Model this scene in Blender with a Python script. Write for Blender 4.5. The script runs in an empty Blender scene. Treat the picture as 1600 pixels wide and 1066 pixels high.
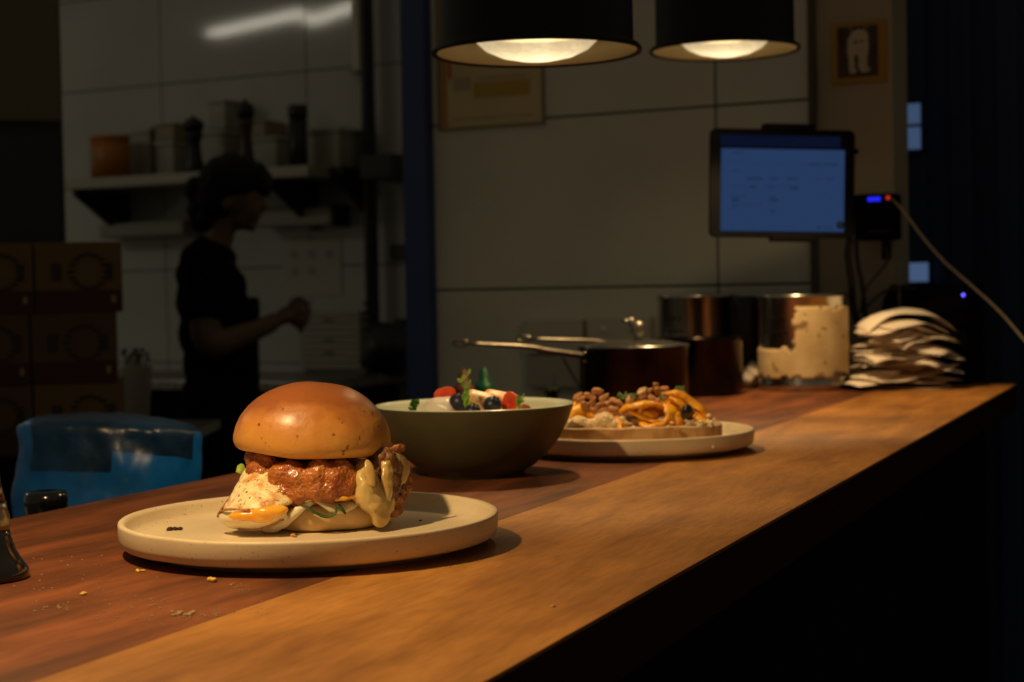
import bpy, bmesh, math, random
from mathutils import Vector, Matrix, noise
R = random.Random(7)
SC = bpy.context.scene
COL = SC.collection
PI = math.pi

# ------------------------------------------------------------------ camera, world, lights, exposure
CT = 1.03                      # height of the counter top
CZ = CT + 0.177                # camera height
FPX = 2598.0
PIT, ROL = math.radians(1.87), math.radians(1.095)
cam = bpy.data.cameras.new('camera'); cam_o = bpy.data.objects.new('camera', cam); COL.objects.link(cam_o)
cam.sensor_width = 36; cam.lens = 36*FPX/1600
cam_o.matrix_world = Matrix.Translation((0, 0, CZ)) @ Matrix.Rotation(PI/2-PIT, 4, 'X') @ Matrix.Rotation(-ROL, 4, 'Z')
cam.clip_start = 0.02; cam.clip_end = 60
cam.dof.use_dof = True; cam.dof.focus_distance = 1.15; cam.dof.aperture_fstop = 10.5
SC.camera = cam_o
SC.view_settings.view_transform = 'Standard'; SC.view_settings.look = 'None'
SC.view_settings.gamma = 1; SC.view_settings.use_curve_mapping = False
SC.view_settings.exposure = 0.0
w = bpy.data.worlds.new('world'); SC.world = w; w.use_nodes = True
w.node_tree.nodes['Background'].inputs[0].default_value = (1.0, 0.86, 0.58, 1)
w.node_tree.nodes['Background'].inputs[1].default_value = 0.068
LAMP_W = 6.2                   # power of each heat lamp bulb
LAMP_C = (1.0, 0.66, 0.30)
TUBE_S = 10.0                   # fluorescent tubes in the kitchen

# ------------------------------------------------------------------ pixel rays -> points of the room
MW = cam_o.matrix_world.copy()
def ray(px, py):
    v = Vector(((px-800)/FPX, -(py-533)/FPX, -1.0))
    return (MW.to_3x3() @ v)
def at(px, py, y):             # point at horizontal distance y in front of the camera
    d = ray(px, py); return Vector((0, 0, CZ)) + d*(y/d.y)
def onz(px, py, z):
    d = ray(px, py); return Vector((0, 0, CZ)) + d*((z-CZ)/d.z)
WA = 0.48                      # yaw of the tiled walls
CA = 0.40                      # yaw of the counter
WN = Vector((math.sin(WA), math.cos(WA), 0)); WD = Vector((math.cos(WA), -math.sin(WA), 0))
def onw(px, py, t):            # point on the upright plane parallel to the walls, t away
    d = ray(px, py); return Vector((0, 0, CZ)) + d*(t/d.dot(WN))
def ws(px, py, t):             # same as (s, z) in the frame of the walls
    p = onw(px, py, t); return p.dot(WD), p.z
WROT = Matrix.Rotation(-WA, 4, 'Z'); CROT = Matrix.Rotation(-CA, 4, 'Z')

# ------------------------------------------------------------------ materials
def nt(name):
    m = bpy.data.materials.new(name); m.use_nodes = True
    return m, m.node_tree.nodes, m.node_tree.links, m.node_tree.nodes['Principled BSDF']
def mat(name, col, rough=0.6, metal=0.0, col2=None, scale=40, stretch=(1, 1, 1), bump=0.0, bscale=None, lo=0.4, hi=0.6,
        sss=0.0, coat=0.0, spots=None, trans=0.0, detail=4, spec=None, rot=0.0, emis=None):
    m, N, L, P = nt(name)
    P.inputs['Base Color'].default_value = (*col, 1); P.inputs['Roughness'].default_value = rough
    P.inputs['Metallic'].default_value = metal; P.inputs['Coat Weight'].default_value = coat
    P.inputs['Coat Roughness'].default_value = 0.15
    if spec is not None: P.inputs['Specular IOR Level'].default_value = spec
    if sss: P.inputs['Subsurface Weight'].default_value = sss; P.inputs['Subsurface Radius'].default_value = (1, .5, .25); P.inputs['Subsurface Scale'].default_value = 0.006
    if trans: P.inputs['Transmission Weight'].default_value = trans
    if emis: P.inputs['Emission Color'].default_value = (*emis[0], 1); P.inputs['Emission Strength'].default_value = emis[1]
    tc = N.new('ShaderNodeTexCoord'); mp = N.new('ShaderNodeMapping'); mp.inputs['Scale'].default_value = stretch
    mp.inputs['Rotation'].default_value = (0, 0, rot)
    L.new(tc.outputs['Object'], mp.inputs['Vector'])
    src = None
    if col2 is not None:
        nz = N.new('ShaderNodeTexNoise'); nz.inputs['Scale'].default_value = scale; nz.inputs['Detail'].default_value = detail
        L.new(mp.outputs[0], nz.inputs['Vector'])
        cr = N.new('ShaderNodeValToRGB'); cr.color_ramp.elements[0].position = lo; cr.color_ramp.elements[1].position = hi
        cr.color_ramp.elements[0].color = (*col, 1); cr.color_ramp.elements[1].color = (*col2, 1)
        L.new(nz.outputs['Fac'], cr.inputs[0]); src = cr.outputs[0]
        L.new(src, P.inputs['Base Color'])
    if spots:                  # (colour, scale, threshold)
        c, s, th = spots
        vz = N.new('ShaderNodeTexNoise'); vz.inputs['Scale'].default_value = s; vz.inputs['Detail'].default_value = 3
        L.new(mp.outputs[0], vz.inputs['Vector'])
        r2 = N.new('ShaderNodeValToRGB'); r2.color_ramp.elements[0].position = th; r2.color_ramp.elements[1].position = th+.04
        L.new(vz.outputs['Fac'], r2.inputs[0])
        mx = N.new('ShaderNodeMix'); mx.data_type = 'RGBA'
        mx.inputs[6].default_value = (*col, 1); mx.inputs[7].default_value = (*c, 1)
        if src: L.new(src, mx.inputs[6])
        L.new(r2.outputs[0], mx.inputs[0]); L.new(mx.outputs[2], P.inputs['Base Color'])
    if bump:
        bz = N.new('ShaderNodeTexNoise'); bz.inputs['Scale'].default_value = bscale or scale*2; bz.inputs['Detail'].default_value = 5
        L.new(mp.outputs[0], bz.inputs['Vector'])
        bp = N.new('ShaderNodeBump'); bp.inputs['Strength'].default_value = bump; bp.inputs['Distance'].default_value = 0.002
        L.new(bz.outputs['Fac'], bp.inputs['Height']); L.new(bp.outputs[0], P.inputs['Normal'])
    return m
def emat(name, col, s):
    m = bpy.data.materials.new(name); m.use_nodes = True; N = m.node_tree.nodes; N.clear()
    e = N.new('ShaderNodeEmission'); e.inputs[0].default_value = (*col, 1); e.inputs[1].default_value = s
    o = N.new('ShaderNodeOutputMaterial'); m.node_tree.links.new(e.outputs[0], o.inputs[0]); return m

def wood_mat():
    m, N, L, P = nt('counter wood')
    tc = N.new('ShaderNodeTexCoord'); sep = N.new('ShaderNodeSeparateXYZ'); L.new(tc.outputs['Object'], sep.inputs[0])
    mp = N.new('ShaderNodeMapping'); mp.inputs['Scale'].default_value = (1, .20, 1); L.new(tc.outputs['Object'], mp.inputs[0])
    n1 = N.new('ShaderNodeTexNoise'); n1.inputs['Scale'].default_value = 26; n1.inputs['Detail'].default_value = 6; n1.inputs['Distortion'].default_value = .6
    L.new(mp.outputs[0], n1.inputs['Vector'])
    mp2 = N.new('ShaderNodeMapping'); mp2.inputs['Scale'].default_value = (1, .16, 1); L.new(tc.outputs['Object'], mp2.inputs[0])
    n2 = N.new('ShaderNodeTexNoise'); n2.inputs['Scale'].default_value = 240; n2.inputs['Detail'].default_value = 6; L.new(mp2.outputs[0], n2.inputs['Vector'])
    n3 = N.new('ShaderNodeTexNoise'); n3.inputs['Scale'].default_value = 5; n3.inputs['Detail'].default_value = 5; L.new(tc.outputs['Object'], n3.inputs['Vector'])
    def ramp(c0, c1):
        r = N.new('ShaderNodeValToRGB'); r.color_ramp.elements[0].position = .33; r.color_ramp.elements[1].position = .68
        r.color_ramp.elements[0].color = (*c0, 1); r.color_ramp.elements[1].color = (*c1, 1); L.new(n1.outputs['Fac'], r.inputs[0]); return r
    a = ramp((.095, .030, .010), (.29, .088, .026)); b = ramp((.36, .145, .028), (.57, .255, .054))
    gt = N.new('ShaderNodeMath'); gt.operation = 'GREATER_THAN'; gt.inputs[1].default_value = -0.501; L.new(sep.outputs['X'], gt.inputs[0])
    mx = N.new('ShaderNodeMix'); mx.data_type = 'RGBA'; L.new(gt.outputs[0], mx.inputs[0]); L.new(a.outputs[0], mx.inputs[6]); L.new(b.outputs[0], mx.inputs[7])
    m2 = N.new('ShaderNodeMix'); m2.data_type = 'RGBA'; m2.blend_type = 'MULTIPLY'; m2.inputs[0].default_value = .38
    r2 = N.new('ShaderNodeValToRGB'); r2.color_ramp.elements[0].position = .3; r2.color_ramp.elements[1].position = .6
    r2.color_ramp.elements[0].color = (.45, .4, .36, 1); r2.color_ramp.elements[1].color = (1, 1, 1, 1); L.new(n2.outputs['Fac'], r2.inputs[0])
    L.new(mx.outputs[2], m2.inputs[6]); L.new(r2.outputs[0], m2.inputs[7])
    m3 = N.new('ShaderNodeMix'); m3.data_type = 'RGBA'; m3.blend_type = 'MULTIPLY'; m3.inputs[0].default_value = .8
    r3 = N.new('ShaderNodeValToRGB'); r3.color_ramp.elements[0].position = .35; r3.color_ramp.elements[1].position = .6
    r3.color_ramp.elements[0].color = (.55, .5, .48, 1); r3.color_ramp.elements[1].color = (1, 1, 1, 1); L.new(n3.outputs['Fac'], r3.inputs[0])
    L.new(m2.outputs[2], m3.inputs[6]); L.new(r3.outputs[0], m3.inputs[7])
    L.new(m3.outputs[2], P.inputs['Base Color'])
    rr = N.new('ShaderNodeMapRange'); rr.inputs[3].default_value = .52; rr.inputs[4].default_value = .72; L.new(n3.outputs['Fac'], rr.inputs[0]); L.new(rr.outputs[0], P.inputs['Roughness'])
    bp = N.new('ShaderNodeBump'); bp.inputs['Strength'].default_value = .5; bp.inputs['Distance'].default_value = .0012
    L.new(n2.outputs['Fac'], bp.inputs['Height']); L.new(bp.outputs[0], P.inputs['Normal'])
    P.inputs['Specular IOR Level'].default_value = .28
    return m

# ------------------------------------------------------------------ mesh helpers
def slabr(w_, h_, d_, r, seg=8):
    """upright rounded rectangle plate, centred, thickness along y"""
    bm = bmesh.new(); out = []
    for cx, cz, a0 in ((w_/2-r, h_/2-r, 0), (-w_/2+r, h_/2-r, PI/2), (-w_/2+r, -h_/2+r, PI), (w_/2-r, -h_/2+r, 1.5*PI)):
        for k in range(seg+1): a = a0+k*PI/2/seg; out.append((cx+r*math.cos(a), cz+r*math.sin(a)))
    rings = []
    for y, s in ((-d_/2, -.0012), (-d_/2+.0012, 0), (d_/2-.0012, 0), (d_/2, -.0012)):
        rings.append([bm.verts.new((x+(s if x > 0 else -s), y, z+(s if z > 0 else -s))) for x, z in out])
    n = len(out)
    for a, b in zip(rings, rings[1:]):
        for k in range(n): bm.faces.new((a[k], a[(k+1) % n], b[(k+1) % n], b[k]))
    bm.faces.new(rings[0][::-1]); bm.faces.new(rings[-1]); bmesh.ops.recalc_face_normals(bm, faces=bm.faces); return bm
def smooth(me, ang=None):
    for p in me.polygons: p.use_smooth = True
def chainmat(o):
    M = o.matrix_basis.copy(); p = o.parent
    while p: M = p.matrix_basis @ M; p = p.parent
    return M
def obj(name, bm, m, parent=None, sm=True, world=True, origin=None):
    """links the bmesh as ONE object; bmesh in world coordinates unless world=False"""
    me = bpy.data.meshes.new(name); bm.normal_update(); bm.to_mesh(me); bm.free()
    o = bpy.data.objects.new(name, me); COL.objects.link(o)
    for x in (m if isinstance(m, (list, tuple)) else [m]): me.materials.append(x)
    if sm: smooth(me)
    if parent is not None:
        o.parent = parent
        if world: me.transform(chainmat(parent).inverted())
    elif world:
        if origin is None:
            vs = [v.co for v in me.vertices]
            lo = [min(v[i] for v in vs) for i in range(3)]; hi = [max(v[i] for v in vs) for i in range(3)]
            origin = Vector(((lo[0]+hi[0])/2, (lo[1]+hi[1])/2, lo[2]))
        me.transform(Matrix.Translation(-Vector(origin))); o.location = origin
    return o
def thing(name, label, cat, loc=(0, 0, 0), rz=0.0, group=None):
    o = bpy.data.objects.new(name, None); COL.objects.link(o); o.empty_display_size = .02
    o.location = loc; o.rotation_euler = (0, 0, rz); o['label'] = label; o['category'] = cat
    o.matrix_basis = Matrix.Translation(loc) @ Matrix.Rotation(rz, 4, 'Z')
    if group: o['group'] = group
    return o
def tag(o, label, cat, group=None, kind=None):
    o['label'] = label; o['category'] = cat
    if group: o['group'] = group
    if kind: o['kind'] = kind
    return o
def struct(o): o['kind'] = 'structure'; return o
def bx(bm, c, s, M=None, mi=0, bev=0):
    r = bmesh.ops.create_cube(bm, size=1.0, matrix=(M or Matrix()) @ Matrix.Translation(c) @ Matrix.Diagonal((*s, 1)))
    vs = r['verts']; fs = {f for v in vs for f in v.link_faces}
    for f in fs: f.material_index = mi
    if bev:
        es = list({e for v in vs for e in v.link_edges})
        g = bmesh.ops.bevel(bm, geom=es, offset=bev, segments=2, affect='EDGES', profile=.5)
        for f in g['faces']: f.material_index = mi
    return vs
def box(c, s, M=None, bev=0):
    bm = bmesh.new(); bx(bm, c, s, M, 0, bev); return bm
def lathe(prof, seg=48, M=None, bm=None, mi=0):
    bm = bm or bmesh.new(); M = M or Matrix(); rings = []
    for r, z in prof:
        if r < 1e-6: rings.append([bm.verts.new(M @ Vector((0, 0, z)))])
        else: rings.append([bm.verts.new(M @ Vector((r*math.cos(2*PI*k/seg), r*math.sin(2*PI*k/seg), z))) for k in range(seg)])
    for a, b in zip(rings, rings[1:]):
        for k in range(seg):
            k2 = (k+1) % seg
            if len(a) == 1 and len(b) == 1: continue
            if len(a) == 1: f = bm.faces.new((a[0], b[k2], b[k]))
            elif len(b) == 1: f = bm.faces.new((a[k], a[k2], b[0]))
            else: f = bm.faces.new((a[k], a[k2], b[k2], b[k]))
            f.material_index = mi
    bmesh.ops.recalc_face_normals(bm, faces=bm.faces)
    return bm
def tube(pts, rad, seg=10, bm=None, cap=True, flat=1.0, mi=0):
    """tapered tube through pts with a radius per point"""
    bm = bm or bmesh.new(); pts = [Vector(p) for p in pts]; n = len(pts)
    if not isinstance(rad, (list, tuple)): rad = [rad]*n
    rings = []; up = Vector((0, 0, 1)); prev = None
    for i in range(n):
        t = (pts[min(i+1, n-1)]-pts[max(i-1, 0)]).normalized()
        if prev is None:
            a = up if abs(t.z) < .9 else Vector((1, 0, 0)); x = t.cross(a).normalized()
        else: x = (prev - t*prev.dot(t)).normalized()
        prev = x; y = t.cross(x)
        rings.append([bm.verts.new(pts[i] + (x*math.cos(2*PI*k/seg) + y*math.sin(2*PI*k/seg)*flat)*rad[i]) for k in range(seg)])
    fs = []
    for a, b in zip(rings, rings[1:]):
        for k in range(seg): fs.append(bm.faces.new((a[k], a[(k+1) % seg], b[(k+1) % seg], b[k])))
    if cap: fs.append(bm.faces.new(rings[0][::-1])); fs.append(bm.faces.new(rings[-1]))
    for f in fs: f.material_index = mi
    return bm
def spline(pts, n=8):
    P = [Vector(p) for p in pts]; out = []
    Q = [P[0]*2-P[1]] + P + [P[-1]*2-P[-2]]
    for i in range(1, len(Q)-2):
        for k in range(n):
            t = k/n; a, b, c, d = Q[i-1:i+3]
            out.append(.5*((2*b)+(c-a)*t+(2*a-5*b+4*c-d)*t*t+(3*b-a-3*c+d)*t**3))
    out.append(P[-1]); return out
def ell(c, r, bm=None, seg=3, rot=None, nz=0.0, nf=60, mi=0):
    bm = bm or bmesh.new()
    M = Matrix.Translation(c) @ (rot.to_4x4() if rot else Matrix()) @ Matrix.Diagonal((*r, 1))
    g = bmesh.ops.create_icosphere(bm, subdivisions=seg, radius=1.0, matrix=M)
    if nz:
        for v in g['verts']:
            d = (v.co-Vector(c)); k = noise.noise(v.co*nf)
            v.co += d.normalized()*k*nz
    for v in g['verts']:
        for f in v.link_faces: f.material_index = mi
    return bm
def rotm(rx, ry, rz): return (Matrix.Rotation(rz, 3, 'Z') @ Matrix.Rotation(ry, 3, 'Y') @ Matrix.Rotation(rx, 3, 'X'))
def sheet(rows, bend=1):
    """grid of control points -> open surface"""
    bm = bmesh.new(); g = [[bm.verts.new(Vector(p)) for p in r] for r in rows]
    for a, b in zip(g, g[1:]):
        for i in range(len(a)-1): bm.faces.new((a[i], a[i+1], b[i+1], b[i]))
    bmesh.ops.recalc_face_normals(bm, faces=bm.faces); return bm
def mods(o, sub=0, solid=0, remesh=0, disp=None, sm=0, simple=False, offs=0):
    if solid: m = o.modifiers.new('s', 'SOLIDIFY'); m.thickness = solid; m.offset = offs
    if remesh: m = o.modifiers.new('r', 'REMESH'); m.mode = 'VOXEL'; m.voxel_size = remesh; m.use_smooth_shade = True
    if sm: m = o.modifiers.new('sm', 'SMOOTH'); m.iterations = sm; m.factor = .5
    if sub: m = o.modifiers.new('u', 'SUBSURF'); m.levels = sub; m.render_levels = sub
    if disp:
        for st, sc in (disp if isinstance(disp[0], (list, tuple)) else [disp]):
            t = bpy.data.textures.new('lumps', 'CLOUDS'); t.noise_scale = sc; t.noise_depth = 2
            m = o.modifiers.new('d', 'DISPLACE'); m.texture = t; m.strength = st; m.mid_level = .5
            m.texture_coords = 'LOCAL'
    return o

# ------------------------------------------------------------------ palette
M_wood = wood_mat()
M_black = mat('black paint', (.006, .006, .007), .45)
M_blackmatte = mat('matte black', (.004, .004, .004), .9, spec=.1)
M_tile = mat('white wall tile', (.57, .58, .52), .40, col2=(.52, .53, .47), scale=3, bump=.02, bscale=8)
M_grout = mat('dark grout', (.07, .065, .05), .9)
M_ktile = mat('kitchen tile', (.47, .47, .44), .07, col2=(.42, .42, .39), scale=2)
M_plaster = mat('cream plaster', (.37, .32, .235), .8, col2=(.33, .28, .20), scale=5, bump=.05)
M_blue = mat('blue painted steel', (.022, .048, .17), .5)
M_navy = mat('navy panel', (.006, .014, .045), .6, col2=(.018, .038, .11), scale=5, stretch=(1, 1, .06))
M_floor = mat('dark floor', (.02, .018, .016), .6, col2=(.03, .027, .023), scale=6)
M_steel = mat('brushed steel', (.55, .52, .47), .24, 1.0, col2=(.45, .43, .39), scale=50, stretch=(1, 1, .05))
M_steeld = mat('dull steel', (.34, .32, .28), .38, 1.0, col2=(.22, .20, .18), scale=60)
M_handle = mat('worn steel handle', (.30, .27, .22), .35, 1.0, col2=(.22, .20, .16), scale=90)
M_pan = mat('stained pan', (.045, .034, .027), .20, 1.0, col2=(.022, .016, .012), scale=22, lo=.35, hi=.65)
M_plate = mat('speckled stoneware', (.76, .63, .42), .42, col2=(.70, .57, .37), scale=14, spots=((.36, .25, .13), 520, .67), bump=.05, bscale=300)
M_bowl_in = mat('pale glaze', (.58, .64, .52), .25, coat=.3)
M_bowl = mat('olive stoneware', (.085, .08, .038), .45, col2=(.072, .068, .032), scale=30, bump=.04, bscale=250)

# ------------------------------------------------------------------ the setting
W1, W2 = 2.87, 4.70            # the near tiled wall, the kitchen wall
s_l = ws(668, 300, W1)[0]; s_j = ws(1120, 300, W1)[0]; s_r = ws(1268, 300, W1)[0]; s_e = ws(1398, 300, W1)[0]
z_a = ws(900, 449.5, W1)[1]; z_b = ws(900, 181, W1)[1]; th = z_b-z_a
def tiles(bm, s0, s1, z0, z1, t, js, jz, g=.0022, d=.008):
    ss = [s0]+[s for s in js if s0 < s < s1]+[s1]; zz = [z0]+[z for z in jz if z0 < z < z1]+[z1]
    for a, b in zip(ss, ss[1:]):
        for c, e in zip(zz, zz[1:]):
            bx(bm, ((a+b)/2, t+d/2, (c+e)/2), (b-a-g*2, d, e-c-g*2), None, 0)
def wall(name, s0, s1, z0, z1, t, js, jz, mt, thick=.1):
    bm = bmesh.new(); bx(bm, ((s0+s1)/2, t+.006+thick/2, (z0+z1)/2), (s1-s0, thick, z1-z0), None, 1)
    tiles(bm, s0, s1, z0, z1, t, js, jz)
    bm.transform(WROT); return struct(obj(name, bm, [mt, M_grout], sm=False))
wall('wall_back', s_l, s_r, 0, 2.75, W1, [s_j-.62, s_j], [z_a+th*k for k in range(-3, 6)], M_tile)
bm = box(((s_r+s_e)/2+.006, W1+.045, 1.375), (s_e-s_r-.012, .1, 2.75)); bm.transform(WROT)
struct(obj('wall_right', bm, M_plaster, sm=False))
bm = box((s_r+.006, W1-.003, 1.375), (.014, .012, 2.75)); bm.transform(WROT)
struct(obj('trim_1', bm, mat('dark joint trim', (.07, .055, .035), .6), sm=False))
# blue door post at the left end of the tiled wall
s0 = ws(629, 300, W1-.03)[0]; s1 = ws(667, 300, W1-.03)[0]
bm = box(((s0+s1)/2, W1+.03, 1.375), (s1-s0, .12, 2.75), None, .004); bm.transform(WROT)
struct(obj('trim_2', bm, M_blue, sm=False))
# kitchen wall with its joints
ks0 = ws(-260, 300, W2)[0]; ks1 = ws(760, 300, W2)[0]; kj = ws(477, 60, W2)[0]; kz = ws(220, 135, W2)[1]
wall('wall_kitchen', ks0, ks1, 0, 2.75, W2, [kj+.62*k for k in range(-6, 4)], [kz+.33*k for k in range(-6, 4)], M_ktile)
bm = box((0, 3, -.05), (12, 12, .1)); struct(obj('floor', bm, M_floor, sm=False))
# kitchen left side wall, well to the left of the frame
# navy panelled wall far right
bm = bmesh.new(); s0 = ws(1396, 300, 3.7)[0]-.25
bx(bm, (s0+1.2, 3.75, 1.375), (2.6, .08, 2.75), None, 0)
for k in range(26): bx(bm, (s0+.0+k*.1, 3.705, 1.375), (.045, .02, 2.75), None, 0, .005)
bm.transform(WROT); struct(obj('wall_far', bm, M_navy, sm=False))
# two emissive bordered patches added to imitate pale reflections on the far dark wall
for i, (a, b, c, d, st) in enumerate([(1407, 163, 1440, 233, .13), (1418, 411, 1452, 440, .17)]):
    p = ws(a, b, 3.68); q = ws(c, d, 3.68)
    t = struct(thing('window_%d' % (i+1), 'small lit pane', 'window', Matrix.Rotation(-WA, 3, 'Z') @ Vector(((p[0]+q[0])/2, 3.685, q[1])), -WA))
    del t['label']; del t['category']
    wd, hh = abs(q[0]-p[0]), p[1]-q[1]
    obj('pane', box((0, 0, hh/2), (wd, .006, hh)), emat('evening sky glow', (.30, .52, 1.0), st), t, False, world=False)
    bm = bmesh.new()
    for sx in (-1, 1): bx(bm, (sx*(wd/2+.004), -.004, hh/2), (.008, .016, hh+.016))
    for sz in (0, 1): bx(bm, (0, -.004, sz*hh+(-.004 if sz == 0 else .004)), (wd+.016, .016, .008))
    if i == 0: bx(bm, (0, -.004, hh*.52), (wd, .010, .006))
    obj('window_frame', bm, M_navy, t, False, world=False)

# ------------------------------------------------------------------ the counter
t = thing('counter', 'long wooden pass counter of one dark and one golden plank', 'counter', (0, 0, CT-.04), -CA)
bm = bmesh.new()
def ctop(x0, x1, y0, y1a, y1b, z0, z1):
    vs = [bm.verts.new(p) for p in ((x0, y0, z0), (x1, y0, z0), (x1, y1b, z0), (x0, y1a, z0), (x0, y0, z1), (x1, y0, z1), (x1, y1b, z1), (x0, y1a, z1))]
    for q in ((3, 2, 1, 0), (4, 5, 6, 7), (0, 1, 5, 4), (1, 2, 6, 5), (2, 3, 7, 6), (3, 0, 4, 7)): bm.faces.new([vs[i] for i in q])
ctop(-.883, -.5013, -.35, 2.915, 2.875, 0, .04); ctop(-.5007, -.303, -.35, 2.875, 2.857, 0, .04)
bmesh.ops.recalc_face_normals(bm, faces=bm.faces)
o = obj('countertop', bm, M_wood, t, False, world=False)

obj('edge_band', box((-.3022, 1.253, .0194), (.0014, 3.206, .0388)), mat('dark edge varnish', (.03, .009, .004), .8, spec=.1), t, False, world=False)  # dark colour paints in the shade of the unlit front edge
bm = box((-.60, 1.25, -(CT-.04)/2), (.50, 3.15, CT-.04)); obj('front_panel', bm, M_blackmatte, t, False, world=False)

# low steel bench behind the counter
BZ = .90
t = thing('work_bench', 'low dark steel bench right behind the wooden counter', 'bench', (0, 0, 0), -CA)
obj('bench_top', box((-1.19, 1.42, BZ-.02), (.56, 2.5, .04), None, .004), M_steeld, t, False, world=False)
for x in (-1.44, -.94):
    for y in (.2, 2.62): obj('leg', lathe([(0, 0), (.02, 0), (.02, BZ-.04), (0, BZ-.04)], 12, Matrix.Translation((x, y, 0))), M_steeld, t, world=False)
# kitchen bench along the far wall
s0 = ws(150, 600, W2)[0]; s1 = ws(640, 600, W2)[0]
t = thing('kitchen_bench', 'dark kitchen bench against the far tiled wall', 'bench', (0, 0, 0), -WA)
obj('bench_top', box(((s0+s1)/2, W2-.27, .915), (s1-s0, .52, .03), None, .003), M_steeld, t, False, world=False)
obj('bench_front', box(((s0+s1)/2, W2-.26, .45), (s1-s0-.06, .46, .90)), M_blackmatte, t, False, world=False)
# ------------------------------------------------------------------ heat lamps
LR = .103
BEAM = 104
M_shade_in = mat('gold shade lining', (.34, .27, .15), .45, .5)
M_shade = mat('black lamp shade', (.0022, .0022, .0026), .55, spec=.25)
def glass_mat():
    m = bpy.data.materials.new('clear bulb glass'); m.use_nodes = True; N = m.node_tree.nodes; L = m.node_tree.links; N.clear()
    tr = N.new('ShaderNodeBsdfTransparent'); gl = N.new('ShaderNodeBsdfGlossy'); gl.inputs['Roughness'].default_value = .05
    em = N.new('ShaderNodeEmission'); em.inputs[0].default_value = (1, .80, .46, 1); em.inputs[1].default_value = 1.0
    nz = N.new('ShaderNodeTexNoise'); nz.inputs['Scale'].default_value = 42; nz.inputs['Distortion'].default_value = 2.5
    ln = N.new('ShaderNodeVectorMath'); ln.operation = 'LENGTH'; mr = N.new('ShaderNodeMapRange'); mr.inputs[1].default_value = .0; mr.inputs[2].default_value = .060; mr.inputs[3].default_value = 1.4; mr.inputs[4].default_value = .30; mu = N.new('ShaderNodeMath'); mu.operation = 'MULTIPLY'
    cr = N.new('ShaderNodeValToRGB'); cr.color_ramp.elements[0].position = .42; cr.color_ramp.elements[1].position = .66
    cr.color_ramp.elements[0].color = (.70, .70, .70, 1); cr.color_ramp.elements[1].color = (1, 1, 1, 1)
    tc = N.new('ShaderNodeTexCoord'); L.new(tc.outputs['Object'], nz.inputs['Vector']); L.new(nz.outputs['Fac'], cr.inputs[0]); L.new(tc.outputs['Object'], ln.inputs[0]); L.new(ln.outputs['Value'], mr.inputs[0]); L.new(mr.outputs[0], mu.inputs[0]); L.new(cr.outputs[0], mu.inputs[1]); L.new(mu.outputs[0], em.inputs[1])
    a = N.new('ShaderNodeAddShader'); m1 = N.new('ShaderNodeMixShader'); m1.inputs[0].default_value = .06
    L.new(tr.outputs[0], m1.inputs[1]); L.new(gl.outputs[0], m1.inputs[2])
    L.new(m1.outputs[0], a.inputs[0]); L.new(em.outputs[0], a.inputs[1])
    o = N.new('ShaderNodeOutputMaterial'); L.new(a.outputs[0], o.inputs[0]); return m
M_glass = glass_mat()
M_refl = mat('bulb reflector', (.9, .80, .58), .3, 1.0)
M_fil = emat('hot filament', (1, .80, .45), 60)
def heat_lamp(x, y, z, label, k=1.0, BEAM=150):
    t = thing('heat_lamp', label, 'lamp', (x, y, z), 0, 'heat lamps over the counter')
    prof = [(LR, .002), (LR+.004, 0), (LR+.005, .003), (LR+.002, .007), (LR-.004, .010), (LR-.005, .20), (LR-.02, .222), (.03, .23), (0, .23)]
    obj('lamp_shade', lathe(prof, 64), M_shade, t, world=False)
    obj('shade_lining', lathe([(LR-.0005, .0022), (LR-.0065, .012), (LR-.0075, .19), (.03, .215), (0, .215)], 64), M_shade_in, t, world=False)
    obj('bulb', lathe([(0, -.0068), (.02, -.0056), (.038, -.0018), (.053, .005), (.062, .013), (.066, .022)], 48), M_glass, t, world=False)
    obj('reflector', lathe([(.066, .022), (.062, .045), (.045, .08), (.02, .11), (.0, .112)], 48), M_refl, t, world=False)
    bm = bmesh.new()
    for a in (-.014, .012):
        pts = [Vector((a+.0035*math.cos(u*2.2), .0035*math.sin(u*2.2), .022+u*.0009)) for u in range(12)]
        tube(pts, .0008, 6, bm)
    obj('filament', bm, M_fil, t, world=False)
    obj('socket', lathe([(0, .10), (.019, .10), (.019, .17), (.024, .215), (0, .215)], 24), M_shade, t, world=False)
    obj('cord', lathe([(0, .228), (.012, .228), (.010, .25), (.003, .262), (.003, 1.25), (0, 1.25)], 12), M_shade, t, world=False)
    for nm, deg, bl, pw in (('beam_light', BEAM, .3, 1.0), ('spill_light', 168, .6, .08)):
        L = bpy.data.lights.new(nm, 'SPOT'); L.energy = LAMP_W*k*pw; L.spot_size = math.radians(deg); L.spot_blend = bl; L.color = LAMP_C; L.shadow_soft_size = .013
        lo = bpy.data.objects.new(nm, L); COL.objects.link(lo); lo.parent = t; lo.location = (0, 0, .024)
    return t
def lamp_pos(l, r, yc):
    d = FPX*LR*2/(r-l); return at((l+r)/2, yc, d)
p1 = lamp_pos(683, 995, 85); p2 = lamp_pos(1021, 1244, 81)
heat_lamp(*p1, 'nearer and larger looking black heat lamp shade above the food', .85, 106)
heat_lamp(*p2, 'farther black heat lamp shade, left of the picture frame and above the tablet', 2.4, 106)
heat_lamp(-.32, .95, CT+.42, 'black heat lamp above the burger, above the top of the photo', 1.8, 156)

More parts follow.
